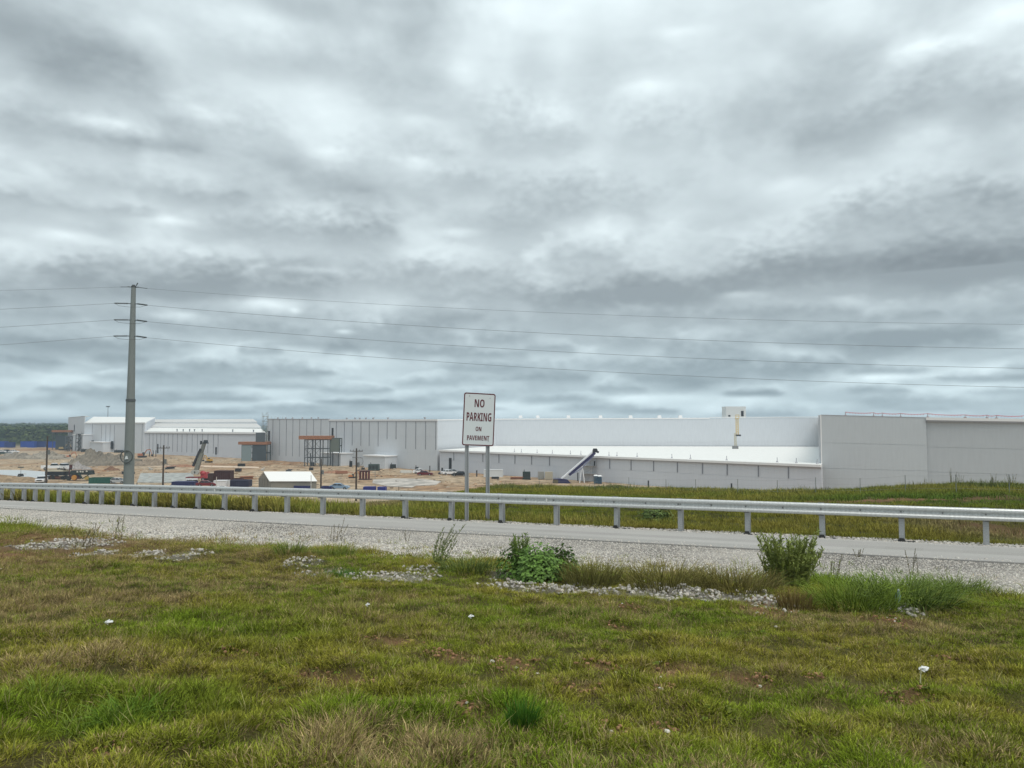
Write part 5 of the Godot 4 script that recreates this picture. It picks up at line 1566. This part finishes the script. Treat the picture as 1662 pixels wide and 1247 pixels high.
func power_line() -> void:
	var foot := stand(211, 77)
	foot.y = at(211, 821, 77).y
	var o := thing("transmission_pole", "tall tapered steel transmission pole at the left, just beyond the rail", "power pole", foot)
	var grey := mat(0.235, 0.255, 0.245, 0.65, 0.1, streak, Vector3(0.5, 0.08, 0.5))
	var dark := mat(0.1, 0.11, 0.115, 0.5)
	var h := at(214.5, 466, 77).y - foot.y
	var joint := at(213, 650, 77).y - foot.y
	var s := Shape.new(); s.tube(Vector3(0, -1.0, 0), Vector3(0, joint, 0), 0.53, 0.42, 12); part(s, "lower_shaft", grey, o)
	s = Shape.new(); s.tube(Vector3(0, joint - 0.6, 0), Vector3(0, h, 0), 0.40, 0.215, 12); part(s, "upper_shaft", grey, o)
	s = Shape.new(); s.tube(Vector3(0, joint - 0.1, 0), Vector3(0, joint + 0.14, 0), 0.47, 0.45, 12); part(s, "joint_collar", dark, o)
	s = Shape.new(); s.tube(Vector3(0, h, 0), Vector3(0, h + 0.22, 0), 0.26, 0.12, 12); s.tube(Vector3(0.2, h, 0), Vector3(0.42, h + 0.42, 0), 0.03, 0.06, 6); part(s, "cap", dark, o)
	s = Shape.new()
	var ring := []
	for i in 21:
		ring.append(Vector3(cos(TAU * i / 20.0) * 0.6, at(211, 741, 77).y - foot.y + sin(TAU * i / 20.0) * 0.6, 0.56))
	s.path(ring, 0.055); part(s, "cable_coil", mat(0.08, 0.09, 0.09, 0.6), o)
	s = Shape.new(); s.hexa(Vector3(0, at(211, 741, 77).y - foot.y - 0.1, 0.56), Vector3(0.3, 0.3, 0.1), Vector3(0.12, 0.3, 0.08)); part(s, "coil_bracket", mat(0.7, 0.72, 0.72, 0.4), o)
	s = Shape.new(); s.tube(Vector3(0, -0.8, 0), Vector3(0, 1.05, 0), 0.95, 0.9, 16); part(s, "footing", mat(0.42, 0.42, 0.41, 0.9), o)
	var right := Vector3(43.5 + 37.8, 0, -65.0 + 77.0).normalized()
	var left := Vector3(-9.0, 0, 7.5).normalized()
	var levels := [466.5, 493.5, 520.0, 546.0]
	for k in 4:
		var y: float = at(214, levels[k], 77).y
		var root := Vector3(foot.x, y, foot.z)
		for e in [[right, 1.6 if k > 0 else 1.9, -0.16], [left, 1.75 if k > 0 else 1.5, -0.1]]:
			var dir: Vector3 = e[0]
			var tip: Vector3 = root + dir * (e[1] if k > 0 else e[1] * 0.8) + Vector3.UP * e[2]
			s = Shape.new()
			s.tube(root + dir * 0.25, root + dir * 0.55, 0.05, 0.05, 6)
			if k > 0:
				for i in 12:
					var a := (root + dir * 0.5).lerp(tip, i / 12.0); var b := (root + dir * 0.5).lerp(tip, (i + 0.55) / 12.0)
					s.tube(a, b, 0.085, 0.06, 7)
			s.tube(root + dir * 0.4, tip, 0.035, 0.035, 6)
			part(s, "insulator", dark, o, o.position)
		if k > 0:
			s = Shape.new()
			var pa: Vector3 = root + left * 1.7 + Vector3.DOWN * 0.1; var pb: Vector3 = root + right * 1.55 + Vector3.DOWN * 0.16
			s.path([pa, pa.lerp(root, 0.35) + Vector3(0, -0.3, 0.4), root + Vector3(0, -0.42, 0.7), pb.lerp(root, 0.35) + Vector3(0, -0.3, 0.4), pb], 0.016, 5)
			part(s, "jumper_cable", mat(0.12, 0.12, 0.12, 0.5), o, o.position)
		var ord: String = ["topmost", "second highest", "third highest", "lowest"][k]
		for side in 2:
			var dir: Vector3 = right if side == 0 else left
			var r0: float = 1.5 if side == 0 else 1.65
			if k == 0:
				r0 = 1.5 if side == 0 else 1.2
			var a0 := 0.106 if side == 0 else 0.165
			var b0 := 0.00046 if side == 0 else 0.0007
			var from := root + dir * r0 + Vector3.DOWN * (0.16 if side == 0 else 0.1)
			var pts := []
			for i in 61:
				var d := i * (3.8 if side == 0 else 1.8)
				var gain: float = (1.0 if side == 0 else 1.0) * (0.93 if k == 0 else 1.0)
				pts.append(from + dir * d + Vector3.UP * (-a0 * d + b0 * d * d) * gain)
			s = Shape.new(); s.path(pts, 0.011 if k == 0 else 0.015, 5)
			var w := part(s, "power_cable", mat(0.2, 0.21, 0.22, 0.5), null, from)
			w.position = from
			tag(w, (ord + " cable running right from the steel pole") if side == 0 else (ord + " cable running left from the steel pole"), "cable", "transmission cables")

func roadside() -> void:
	# the sign
	var foot := stand(774, 25.9)
	var o := thing("road_sign", "white no parking on pavement sign with a dark red border on two posts", "sign", foot)
	var yaw := 0.3
	var turn := Basis(Vector3.UP, yaw)
	var tilt := turn * Basis(Vector3.BACK, -0.042)
	var mid: Vector3 = at(777.3, 681.0, 25.9) - foot
	mid.z = 0.0
	var w := 1.115; var h := 1.79
	var white := mat(0.62, 0.66, 0.665, 0.45)
	var red := mat(0.1, 0.012, 0.02, 0.5)
	var outline := func(hw: float, hh: float, r: float) -> Array:
		var pts := []
		for c in 4:
			for i in 6:
				var a := PI * 0.5 * (c + i / 5.0)
				pts.append(Vector2([hw - r, -hw + r, -hw + r, hw - r][c] + cos(a) * r, [hh - r, hh - r, -hh + r, -hh + r][c] + sin(a) * r))
		return pts
	var s := Shape.new()
	s.extrude(outline.call(w * 0.5, h * 0.5, 0.075), -0.006, 0.0)
	var panel := part(s, "panel", white, o)
	panel.transform = Transform3D(tilt, mid)
	s = Shape.new()
	var a1: Array = outline.call(w * 0.5 - 0.006, h * 0.5 - 0.006, 0.07)
	var a2: Array = outline.call(w * 0.5 - 0.042, h * 0.5 - 0.042, 0.045)
	for i in a1.size():
		var j := (i + 1) % a1.size()
		s.quad(Vector3(a1[i].x, a1[i].y, 0.003), Vector3(a1[j].x, a1[j].y, 0.003), Vector3(a2[j].x, a2[j].y, 0.003), Vector3(a2[i].x, a2[i].y, 0.003))
	part(s, "border", red, panel)
	var font := SystemFont.new()
	font.font_names = PackedStringArray(["Droid Sans"])
	font.font_weight = 700
	var heavy := FontVariation.new()
	heavy.base_font = font
	heavy.variation_embolden = 0.12
	for e in [["NO", 0.195, 0.268, 0.345], ["PARKING", 0.452, 0.285, 0.865], ["ON", 0.68, 0.15, 0.2], ["PAVEMENT", 0.85, 0.16, 0.775]]:
		var t := TextMesh.new()
		t.text = e[0]
		t.font = heavy
		t.font_size = 64
		t.pixel_size = 0.01
		t.depth = 0.4
		var box := t.get_aabb()
		var l := part(t, "lettering", red, panel)
		l.scale = Vector3(e[3] / box.size.x, e[2] / box.size.y, 0.01)
		l.position = Vector3(0, h * (0.5 - e[1]), 0.003) - Vector3(box.get_center().x * l.scale.x, box.get_center().y * l.scale.y, 0)
	var post := mat(0.4, 0.42, 0.43, 0.5, 0.3, grain, Vector3(3, 1, 3))
	for x in [757.6, 791.0]:
		var p: Vector3 = at(x, 740, 25.9) - foot
		s = Shape.new()
		var c := Vector3(p.x, 0, -(p.x - mid.x) * tan(yaw) - 0.08)
		s.box(c + Vector3(0, (mid.y + 0.7) * 0.5 - 0.25, 0), Vector3(0.05, mid.y + 1.2, 0.035), turn)
		for z in [-0.045, 0.045]:
			s.box(c + turn * Vector3(z, 0, 0.02) + Vector3(0, (mid.y + 0.7) * 0.5 - 0.25, 0), Vector3(0.036, mid.y + 1.19, 0.055), turn)
		part(s, "post", post, o)
	for e in [[-0.36, 0.78], [0.36, 0.74], [-0.36, -0.7], [0.36, -0.72]]:
		s = Shape.new(); s.tube(Vector3(e[0], e[1], 0.0), Vector3(e[0], e[1], 0.012), 0.016, 0.013, 8); part(s, "bolt", mat(0.3, 0.32, 0.33, 0.4, 0.5), panel)
	# wire fence on the berm
	var f0 := stand(940, 72)
	var fence := thing("wire_fence", "sparse wire fence on thin steel stakes along the grassy berm", "fence", f0)
	var last := Vector3.ZERO
	for e in [[700, 82], [790, 79], [875, 75], [965, 71], [1020, 68], [1080, 65], [1128, 63], [1196, 60.5], [1260, 58], [1322, 56], [1394, 53.5], [1467, 51], [1549, 48.5], [1635, 46], [1730, 43.5]]:
		var p := stand(e[0], e[1])
		s = Shape.new(); s.box(p + Vector3(0, 0.5, 0), Vector3(0.04, 1.4, 0.015)); s.box(p + Vector3(0, 0.5, 0.02), Vector3(0.012, 1.4, 0.035)); part(s, "stake", mat(0.24, 0.26, 0.24, 0.7), fence, fence.position)
		if last != Vector3.ZERO:
			for y in [0.35, 0.75, 1.15]:
				s = Shape.new(); s.path([last + Vector3.UP * y, (last + p) * 0.5 + Vector3.UP * (y - 0.03), p + Vector3.UP * y], 0.004, 4); part(s, "wire", mat(0.3, 0.3, 0.3, 0.5), fence, fence.position)
		last = p
	# shrubs and weeds on the verge
	make_shrub("leafy_shrub", "round dark green leafy shrub at the gravel's edge in the middle", on_ground(876, 938), Vector3(0.72, 0.54, 0.55), 4600, 0.065, Color(0.1, 0.19, 0.028), 5)
	make_weed("feathery green weed standing left against the leafy shrub", on_ground(845, 922), 22, 0.6, 0.26, Vector3(-0.05, 0, 0), Color(0.15, 0.22, 0.04), 8, 0.085)
	make_weed("leaning thin weed on the gravel left of the leafy shrub", on_ground(712, 915), 13, 0.6, 0.26, Vector3(0.45, 0, 0), Color(0.15, 0.2, 0.05), 9, 0.05)
	make_weed("broad feathery weed bush at the gravel's edge on the right", on_ground(1282, 958), 120, 0.78, 0.5, Vector3(0.02, 0, 0), Color(0.21, 0.255, 0.055), 10, 0.085)
	make_clump("tall bright grass clump right of the feathery weed bush", on_ground(1385, 985), 620, 0.36, 0.5, 0.5, 0.009, Color(0.17, 0.24, 0.035), 11)
	make_clump("spreading arching grass clump in front of the gravel at the right", on_ground(1468, 975), 800, 0.36, 0.55, 0.6, 0.011, Color(0.14, 0.2, 0.045), 12)
	make_clump("rightmost arching grass clump at the gravel's edge", on_ground(1550, 965), 600, 0.32, 0.5, 0.6, 0.011, Color(0.14, 0.19, 0.045), 13)
	make_clump("dense dark green tuft alone in the lawn at the bottom middle", on_ground(850, 1182), 380, 0.14, 0.075, 0.06, 0.005, Color(0.06, 0.15, 0.018), 14)
	make_clump("arching deep green grass clump at the lower left, nearer the edge", on_ground(62, 1140), 110, 0.13, 0.1, 0.2, 0.006, Color(0.15, 0.22, 0.035), 15)
	make_clump("arching deep green grass clump at the lower left, right of the other", on_ground(205, 1172), 130, 0.14, 0.1, 0.22, 0.006, Color(0.12, 0.21, 0.03), 16)
	make_clump("wide pale green grass clump below the others at the lower left", on_ground(140, 1190), 110, 0.12, 0.14, 0.2, 0.006, Color(0.18, 0.24, 0.045), 17)
	make_clump("low bright green cushion among the stones left of centre", on_ground(551, 940), 260, 0.14, 0.22, 0.1, 0.012, Color(0.06, 0.17, 0.03), 18)
	make_clump("olive grass clump right of the leafy shrub", on_ground(960, 945), 500, 0.34, 0.4, 0.3, 0.01, Color(0.2, 0.19, 0.06), 19)
	make_clump("straw coloured grass clump left of the feathery weed bush", on_ground(1080, 952), 700, 0.36, 0.6, 0.35, 0.01, Color(0.21, 0.19, 0.06), 20)
	make_clump("olive brown grass clump just left of the feathery weed bush", on_ground(1190, 957), 700, 0.32, 0.6, 0.35, 0.01, Color(0.2, 0.175, 0.06), 21)
	make_clump("reddish brown grass clump below the feathery weed bush", on_ground(1290, 988), 300, 0.24, 0.2, 0.14, 0.008, Color(0.19, 0.14, 0.05), 22)
	make_clump("green grass clump at the gravel edge left of the leaning weed", on_ground(540, 905), 420, 0.26, 0.4, 0.3, 0.009, Color(0.17, 0.225, 0.045), 23)
	make_clump("low green grass clump at the gravel edge left of the leafy shrub", on_ground(760, 925), 420, 0.22, 0.45, 0.26, 0.01, Color(0.13, 0.17, 0.045), 24)
	make_clump("upright green grass clump at the gravel edge left of centre", on_ground(470, 898), 200, 0.26, 0.3, 0.24, 0.009, Color(0.17, 0.22, 0.045), 25)
	make_shrub("low_bush", "dark green bush behind the rail between two posts right of centre", stand(1062, 26.5), Vector3(0.75, 0.62, 0.5), 900, 0.1, Color(0.085, 0.13, 0.025), 31)
	var stalks := [[130, 890, "dry thin stalks at the left end of the gravel", 9, 0.5, 0.5], [545, 880, "few thin stalks on the gravel before the ramp left of centre", 6, 0.55, 0.3], [195, 880, "single wispy stalk on the gravel at the left", 3, 0.6, 0.2], [1350, 940, "dark thin stalks on the gravel right of the weed bush", 5, 0.42, 0.2], [1480, 935, "wispy stalks on the gravel above the right grass clumps", 4, 0.5, 0.3], [660, 880, "wispy stalks at the gravel's edge left of the leaning weed", 3, 0.35, 0.2], [1395, 905, "small weed tuft at the ramp's near edge on the right", 6, 0.18, 0.15]]
	for i in stalks.size():
		var e: Array = stalks[i]
		make_weed(e[2], on_ground(e[0], e[1]), e[3], e[4], e[5], Vector3(0.08, 0, 0), Color(0.13, 0.12, 0.05), 40 + i, 0.035)
	var tall := [[1502, 88], [1545, 84], [1556, 82], [1390, 86], [1240, 98], [860, 105], [1640, 76], [1610, 78], [1330, 92], [940, 108]]
	var wl := ["bare forked weed before the right block's vertical joint", "tall forked weed before the right block", "shorter forked weed beside the tall forked one", "small weed on the berm before the right block's left part", "dense weed on the berm's dip before the annex", "weed on the berm below the dark green tanks", "weed on the berm near the right frame edge", "weed on the berm left of the one near the right frame edge", "weed on the berm before the corner of the right block", "weed on the berm below the conveyor"]
	for i in tall.size():
		make_weed(wl[i], stand(tall[i][0], tall[i][1] * 0.82), 7, [1.9, 1.9, 1.5, 0.8, 0.8, 0.8, 1.0, 1.0, 0.8, 0.8][i], 0.5, Vector3.ZERO, Color(0.14, 0.14, 0.06), 60 + i, 0.07)
	# litter and stones
	var rng := RandomNumberGenerator.new()
	rng.seed = 3
	var lit := [[1500, 1098, "crumpled white plastic bag in the grass at the lower right", 0.034], [177, 1022, "flat scrap of white litter in the grass at the left", 0.034], [597, 991, "small white scrap in the grass left of centre", 0.02], [765, 1011, "pale scrap of paper in the grass near the middle", 0.026]]
	for e in lit:
		o = thing("litter", e[2], "litter", on_ground(e[0], e[1]) + Vector3.UP * 0.05)
		s = Shape.new(); s.ball(Vector3.ZERO, Vector3(e[3], e[3] * (0.5 if e[0] > 1400 else 0.22), e[3] * 0.6), rng, 0.35, 6, 9); part(s, "crumpled_sheet", mat(0.7, 0.71, 0.7, 0.5), o)
		s = Shape.new(); s.tri(Vector3(-e[3] * 1.3, 0.0, 0.01), Vector3(0.0, -0.02, e[3] * 0.6), Vector3(0.0, 0.02, -0.01)); s.tri(Vector3(0, 0.01, 0.0), Vector3(e[3] * 1.2, 0.004, e[3] * 0.3), Vector3(e[3] * 0.4, 0.008, -0.02)); part(s, "torn_corner", mat(0.66, 0.68, 0.67, 0.5), o)
	s = Shape.new(); s.tube(Vector3(-0.01, -0.09, 0.01), Vector3(0.0, 0.0, 0.0), 0.004, 0.004, 5)
	o = thing("dry_stem", "pale broken stem beside the white plastic bag", "stem", on_ground(1495, 1112) + Vector3.UP * 0.07)
	part(s, "stem", mat(0.5, 0.48, 0.3, 0.7), o)
	s = Shape.new(); s.tube(Vector3(0, 0, 0), Vector3(0, 0.03, 0.0), 0.009, 0.003, 5); part(s, "tip", mat(0.4, 0.38, 0.2, 0.7), o)
	o = thing("bottle", "greenish plastic bottle standing in the stones at the right", "bottle", on_ground(1457, 986))
	var bottle := mat(0.22, 0.33, 0.32, 0.25)
	s = Shape.new(); s.tube(Vector3.ZERO, Vector3(0.012, 0.13, 0), 0.034, 0.034, 12); s.tube(Vector3(0.012, 0.13, 0), Vector3(0.016, 0.18, 0), 0.034, 0.013, 12); part(s, "body", bottle, o)
	s = Shape.new(); s.tube(Vector3(0.016, 0.18, 0), Vector3(0.018, 0.2, 0), 0.015, 0.015, 10); part(s, "cap", mat(0.5, 0.55, 0.55, 0.4), o)

func pebble(sd: int) -> ArrayMesh:
	var rng := RandomNumberGenerator.new()
	rng.seed = sd
	var s := Shape.new()
	s.ball(Vector3.ZERO, Vector3(0.5, 0.36, 0.45), rng, 0.28, 4, 6)
	return s.mesh()

func stuff() -> void:
	var rng := RandomNumberGenerator.new()
	rng.seed = 21
	var wide := noise_of(61, 0.16, 3)
	var fine := noise_of(63, 0.9, 3)
	# crushed stone: the shoulder, the windrow in the grass and the strip under the rail
	var stones := [Scatter.new(), Scatter.new()]
	var tones := [Color(0.63, 0.595, 0.54), Color(0.58, 0.55, 0.5), Color(0.68, 0.645, 0.595), Color(0.46, 0.435, 0.4), Color(0.62, 0.56, 0.49)]
	for i in 130000:
		var u := rng.randf_range(-58.0, 12.0)
		var t := rng.randf_range(-10.2, -4.45)
		if t < -9.0 and rng.randf() < smoothstep(-8.9, -9.9, t + fine.get_noise_2d(u, t * 3.0) * 0.8):
			continue
		var p := along(u, t)
		if absf(p.x) > -p.z * 0.74 + 1.0:
			continue
		var k := rng.randf_range(0.018, 0.046) * lerpf(1.2, 0.65, smoothstep(-9.0, -5.5, t))
		var c: Color = tones[rng.randi() % 5] * rng.randf_range(0.82, 1.12)
		stones[i % 2].add(Vector3(p.x, ground_y(p.x, p.z) + k * 0.12, p.z), Basis(Vector3(rng.randf() - 0.5, 1, rng.randf() - 0.5).normalized(), rng.randf() * TAU).scaled(Vector3(k, k, k)), c)
	for i in 14000:
		var u := rng.randf_range(-58.0, 12.0)
		var t := rng.randf_range(-0.32, 0.75)
		var p := along(u, t)
		var k := rng.randf_range(0.03, 0.08)
		stones[i % 2].add(Vector3(p.x, ground_y(p.x, p.z) + k * 0.15, p.z), Basis(Vector3.UP, rng.randf() * TAU).scaled(Vector3(k, k, k)), tones[rng.randi() % 5] * rng.randf_range(0.7, 1.1))
	for e in stony_spots:
		for i in int(e[2] * e[3] * 1200.0 * e[4]) + 30:
			var a := rng.randf() * TAU
			var r := sqrt(rng.randf()) * 1.25
			var x: float = e[0] + cos(a) * r * e[2]; var z: float = e[1] + sin(a) * r * e[3]
			if rng.randf() > 1.0 - 0.5 * r:
				continue
			var k := rng.randf_range(0.018, 0.06)
			stones[i % 2].add(Vector3(x, ground_y(x, z) + k * 0.2, z), Basis(Vector3(rng.randf() - 0.5, 1, rng.randf() - 0.5).normalized(), rng.randf() * TAU).scaled(Vector3(k, k, k)), (tones[rng.randi() % 5] * rng.randf_range(0.5, 0.95)))
	for i in 3000:
		var u := rng.randf_range(-50.0, 10.0)
		var t := -4.5 + 0.9 * rng.randf() * rng.randf() if i % 3 > 0 else -0.3 - 0.7 * rng.randf() * rng.randf()
		var p := along(u, t)
		var k := rng.randf_range(0.012, 0.04)
		stones[i % 2].add(Vector3(p.x, ground_y(p.x, p.z) + 0.032, p.z), Basis(Vector3.UP, rng.randf() * TAU).scaled(Vector3(k, k, k)), tones[rng.randi() % 5] * rng.randf_range(0.8, 1.1))
	for e in bare_spots:
		if e[1] < -16.0:
			continue
		for i in int(e[2] * e[3] * 900.0) + 30:
			var a := rng.randf() * TAU
			var r := sqrt(rng.randf()) * 1.1
			var x: float = e[0] + cos(a) * r * e[2]; var z: float = e[1] + sin(a) * r * e[3]
			var k := rng.randf_range(0.008, 0.035)
			stones[i % 2].add(Vector3(x, ground_y(x, z) + k * 0.1, z), Basis(Vector3.UP, rng.randf() * TAU).scaled(Vector3(k, k * 0.8, k)), Color(0.26, 0.15, 0.085) * rng.randf_range(0.6, 1.4) if rng.randf() < 0.975 else tones[0])
	for i in 260:
		var p := Vector3(rng.randf_range(-8, 8), 0, rng.randf_range(-12, -3.5))
		var k := rng.randf_range(0.012, 0.035)
		if spots(bare_spots, p.x, p.z) > 0.15 or rng.randf() < 0.03:
			stones[i % 2].add(Vector3(p.x, ground_y(p.x, p.z) + k * 0.4, p.z), Basis(Vector3.UP, rng.randf() * TAU).scaled(Vector3(k, k, k)), tones[0])
	for k in 2:
		strew(stones[k], "gravel", ["pale crushed stone of the shoulder between the grass and the ramp", "greyer crushed stone mixed through the shoulder, the windrow and under the rail"][k], "gravel", pebble(5 + k), mat(1, 1, 1, 0.9, 0.0, null, Vector3.ONE, true))
	# the mown slope in front
	var kinds := [tuft(1, 16, 0.046, 0.06, 0.045, 0.004), tuft(2, 15, 0.036, 0.065, 0.055, 0.0042), tuft(3, 12, 0.078, 0.05, 0.05, 0.003), tuft(4, 12, 0.026, 0.06, 0.05, 0.005)]
	var turf := [Scatter.new(), Scatter.new(), Scatter.new(), Scatter.new()]
	var green := Color(0.19, 0.26, 0.022); var olive := Color(0.275, 0.26, 0.04); var straw := Color(0.4, 0.315, 0.15); var lush := Color(0.125, 0.225, 0.02)
	for i in 330000:
		var z := -1.6 - 26.0 * pow(rng.randf(), 1.25)
		var x := rng.randf_range(-1.0, 1.0) * (0.72 * -z + 1.2)
		var u := 0.868 * x + 0.496 * z
		var t := 0.496 * x - 0.868 * z - rail_line(u)
		var f := fine.get_noise_2d(x, z)
		var w := wide.get_noise_2d(x * 2.0, z * 2.0)
		if t > -4.6 or (t > -9.3 + f * 1.3 + w * 1.0 and rng.randf() > 0.035 * smoothstep(-6.0, -9.0, t) + 0.25 * smoothstep(-8.3, -9.3, t)):
			continue
		if rng.randf() < spots(bare_spots, x, z) * (0.92 + f * 0.4) or rng.randf() < spots(stony_spots, x, z) * (0.8 + f * 0.6):
			continue
		if f < -0.3 and rng.randf() < 0.3:
			continue
		var dry := clampf(spots(dry_spots, x, z) + f * 0.6 * spots(dry_spots, x, z), 0.0, 1.0)
		var rich := spots(lush_spots, x, z)
		var c := green.lerp(olive, clampf(0.55 + w * 1.2 + f * 0.8, 0.0, 1.0))
		c = c.lerp(lush, rich * 0.75)
		var is_dry := rng.randf() < dry * 0.64 + 0.15 * (1.0 - rich)
		if is_dry:
			c = straw.lerp(Color(0.25, 0.17, 0.09), rng.randf() * 0.6)
		c = c * rng.randf_range(0.4, 1.55)
		var k := 3 if rng.randf() < 0.22 else 2 if rng.randf() < 0.1 + rich * 0.3 + dry * 0.35 else 1 if rng.randf() < 0.5 else 0
		var size := rng.randf_range(0.6, 1.15) * (1.0 + rich * 0.5 + dry * 0.05 + clampf(f, 0.0, 1.0) * 0.7) * (1.0 + 0.8 * smoothstep(-11.0, -9.2, t)) * (1.0 + maxf(0.0, -z - 8.0) * 0.035)
		turf[k].add(Vector3(x, ground_y(x, z), z), Basis(Vector3(rng.randf() * 0.3 - 0.15, 1, rng.randf() * 0.3 - 0.15).normalized(), rng.randf() * TAU).scaled(Vector3(size, size, size)), c)
	var rosettes := Scatter.new()
	var stems := Scatter.new()
	for i in 9000:
		var z := -1.8 - 14.0 * pow(rng.randf(), 1.2)
		var x := rng.randf_range(-1.0, 1.0) * (0.72 * -z + 1.0)
		if 0.496 * x - 0.868 * z - rail_line(0.868 * x + 0.496 * z) > -9.4:
			continue
		var w := wide.get_noise_2d(x * 3.0 + 50.0, z * 3.0)
		var p := Vector3(x, ground_y(x, z), z)
		if i % 2 == 0 and w > 0.02:
			var k := rng.randf_range(0.015, 0.036)
			rosettes.add(p, Basis(Vector3.UP, rng.randf() * TAU).scaled(Vector3(k, k * rng.randf_range(0.5, 1.2), k)), Color(0.13, 0.22, 0.03).lerp(Color(0.24, 0.27, 0.06), rng.randf()) * rng.randf_range(0.6, 1.2))
		elif i % 2 == 1:
			var k := rng.randf_range(0.5, 1.3)
			stems.add(p, Basis(Vector3(rng.randf() - 0.5, 1.3, rng.randf() - 0.5).normalized(), rng.randf() * TAU).scaled(Vector3(k, k, k)), Color(0.42, 0.35, 0.17).lerp(Color(0.3, 0.34, 0.1), rng.randf()) * rng.randf_range(0.6, 1.2))
	var rose := leafy(95, 16, Vector3(0.9, 0.5, 0.9), 0.75, Color(1, 1, 1), 0.2)
	strew(rosettes, "ground_weeds", "small broadleaf weeds dotted through the near slope's grass", "weeds", rose.mesh(), mat(1, 1, 1, 0.75, 0.0, null, Vector3.ONE, true))
	strew(stems, "seed_stalks", "thin straw coloured seed stalks standing out of the near slope's grass", "grass", tuft(8, 4, 0.15, 0.02, 0.06, 0.0026), mat(1, 1, 1, 0.75, 0.0, null, Vector3.ONE, true))
	var names := ["mid length green and olive grass over the near slope", "short spreading grass over the near slope", "taller thin blades and dry stalks through the near slope", "thatch of short stubble between the grass of the near slope"]
	for k in 4:
		strew(turf[k], "grass", names[k], "grass", kinds[k], mat(1, 1, 1, 0.75, 0.0, null, Vector3.ONE, true))
	# rough grass on the bank beyond the rail
	var far := [Scatter.new(), Scatter.new()]
	for i in 150000:
		var u := rng.randf_range(-75.0, 25.0)
		var t := 0.45 + 76.0 * pow(rng.randf(), 1.6)
		var p := along(u, t)
		if absf(p.x) > -p.z * 0.74 + 2.0:
			continue
		var f := fine.get_noise_2d(p.x * 0.5, p.z * 0.5)
		var w := wide.get_noise_2d(p.x * 0.5, p.z * 0.5)
		if t > lerpf(30.0, 72.0, smoothstep(-17.0, 0.0, p.x)) + f * 8.0:
			continue
		if rng.randf() < spots(bare_spots, p.x, p.z) * 0.97:
			continue
		var c := Color(0.18, 0.225, 0.026).lerp(Color(0.28, 0.25, 0.05), clampf(0.5 + w * 1.1 + f * 0.5, 0.0, 1.0)).lerp(Color(0.1, 0.2, 0.024), spots(lush_spots, p.x, p.z) * 0.9).lerp(Color(0.3, 0.24, 0.14), spots(dry_spots, p.x, p.z) * 0.7)
		c *= rng.randf_range(0.6, 1.3)
		var size := rng.randf_range(0.5, 1.2) * (1.0 + clampf(w + f, -0.3, 1.0) * 0.7) * (0.7 + minf(t, 40.0) * 0.025) * (1.7 if p.x < -9.0 and t < 12.0 else 1.0)
		far[i % 2].add(Vector3(p.x, ground_y(p.x, p.z), p.z), Basis(Vector3.UP, rng.randf() * TAU).scaled(Vector3(size, size, size)), c)
	for i in 16000:
		var u := rng.randf_range(-62.0, -8.0)
		var t := 0.6 + 8.0 * rng.randf() * rng.randf()
		var p := along(u, t)
		var w := wide.get_noise_2d(p.x * 0.8, p.z * 0.8)
		var tallness := smoothstep(-12.0, -30.0, u)
		if rng.randf() > 0.2 + 0.8 * tallness or w < -0.35 + 0.25 * (1.0 - tallness):
			continue
		var size := rng.randf_range(0.9, 1.9) * (0.6 + 0.9 * tallness) * (1.0 + w * 0.8)
		var c := Color(0.2, 0.25, 0.035).lerp(Color(0.36, 0.31, 0.08), clampf(rng.randf() * 0.7 + w, 0.0, 1.0)) * rng.randf_range(0.5, 1.4)
		far[i % 2].add(Vector3(p.x, ground_y(p.x, p.z), p.z), Basis(Vector3.UP, rng.randf() * TAU).scaled(Vector3(size, size * 1.25, size)), c)
	for i in 7000:
		var u := rng.randf_range(-45.0, 20.0)
		var t := rng.randf_range(38.0, 60.0)
		var p := along(u, t)
		var w := wide.get_noise_2d(p.x * 0.9 + 20.0, p.z * 0.9)
		if p.x < -10.0 or w < 0.0:
			continue
		var size := rng.randf_range(1.4, 3.2) * (0.7 + w)
		far[i % 2].add(Vector3(p.x, ground_y(p.x, p.z), p.z), Basis(Vector3.UP, rng.randf() * TAU).scaled(Vector3(size, size, size)), Color(0.11, 0.155, 0.03).lerp(Color(0.2, 0.22, 0.08), rng.randf()) * rng.randf_range(0.5, 1.2))
	for k in 2:
		strew(far[k], "rough_grass", ["rough olive grass over the bank and berm beyond the guardrail", "taller weedy grass mixed through the bank beyond the guardrail"][k], "grass", [tuft(6, 12, 0.17, 0.14, 0.13, 0.014), tuft(7, 9, 0.24, 0.12, 0.11, 0.013)][k], mat(1, 1, 1, 0.8, 0.0, null, Vector3.ONE, true))
	# the far wood at the left
	var wood := Scatter.new()
	for i in 2600:
		var d := 570.0 + 900.0 * pow(rng.randf(), 1.4)
		var p := plan(rng.randf_range(-160, 150), d)
		var k := rng.randf_range(0.75, 1.25)
		var c := Color(0.045, 0.08, 0.03).lerp(Color(0.09, 0.11, 0.035), rng.randf()) * rng.randf_range(0.7, 1.4)
		wood.add(Vector3(p.x, ground_y(p.x, p.y) - 0.5, p.y), Basis(Vector3.UP, rng.randf() * TAU).scaled(Vector3(k * 1.15, k * (1.0 + (d - 570.0) * 0.00022), k * 1.15)), c)
	var crown := leafy(91, 260, Vector3(6.0, 10.5, 6.0), 2.3, Color(1, 1, 1), 0.35)
	for i in crown.v.size():
		crown.v[i] += Vector3(0, 1.2, 0)
	strew(wood, "wood", "far off dark green wood closing the view at the left", "wood", crown.mesh(), mat(1, 1, 1, 0.9, 0.0, null, Vector3.ONE, true))
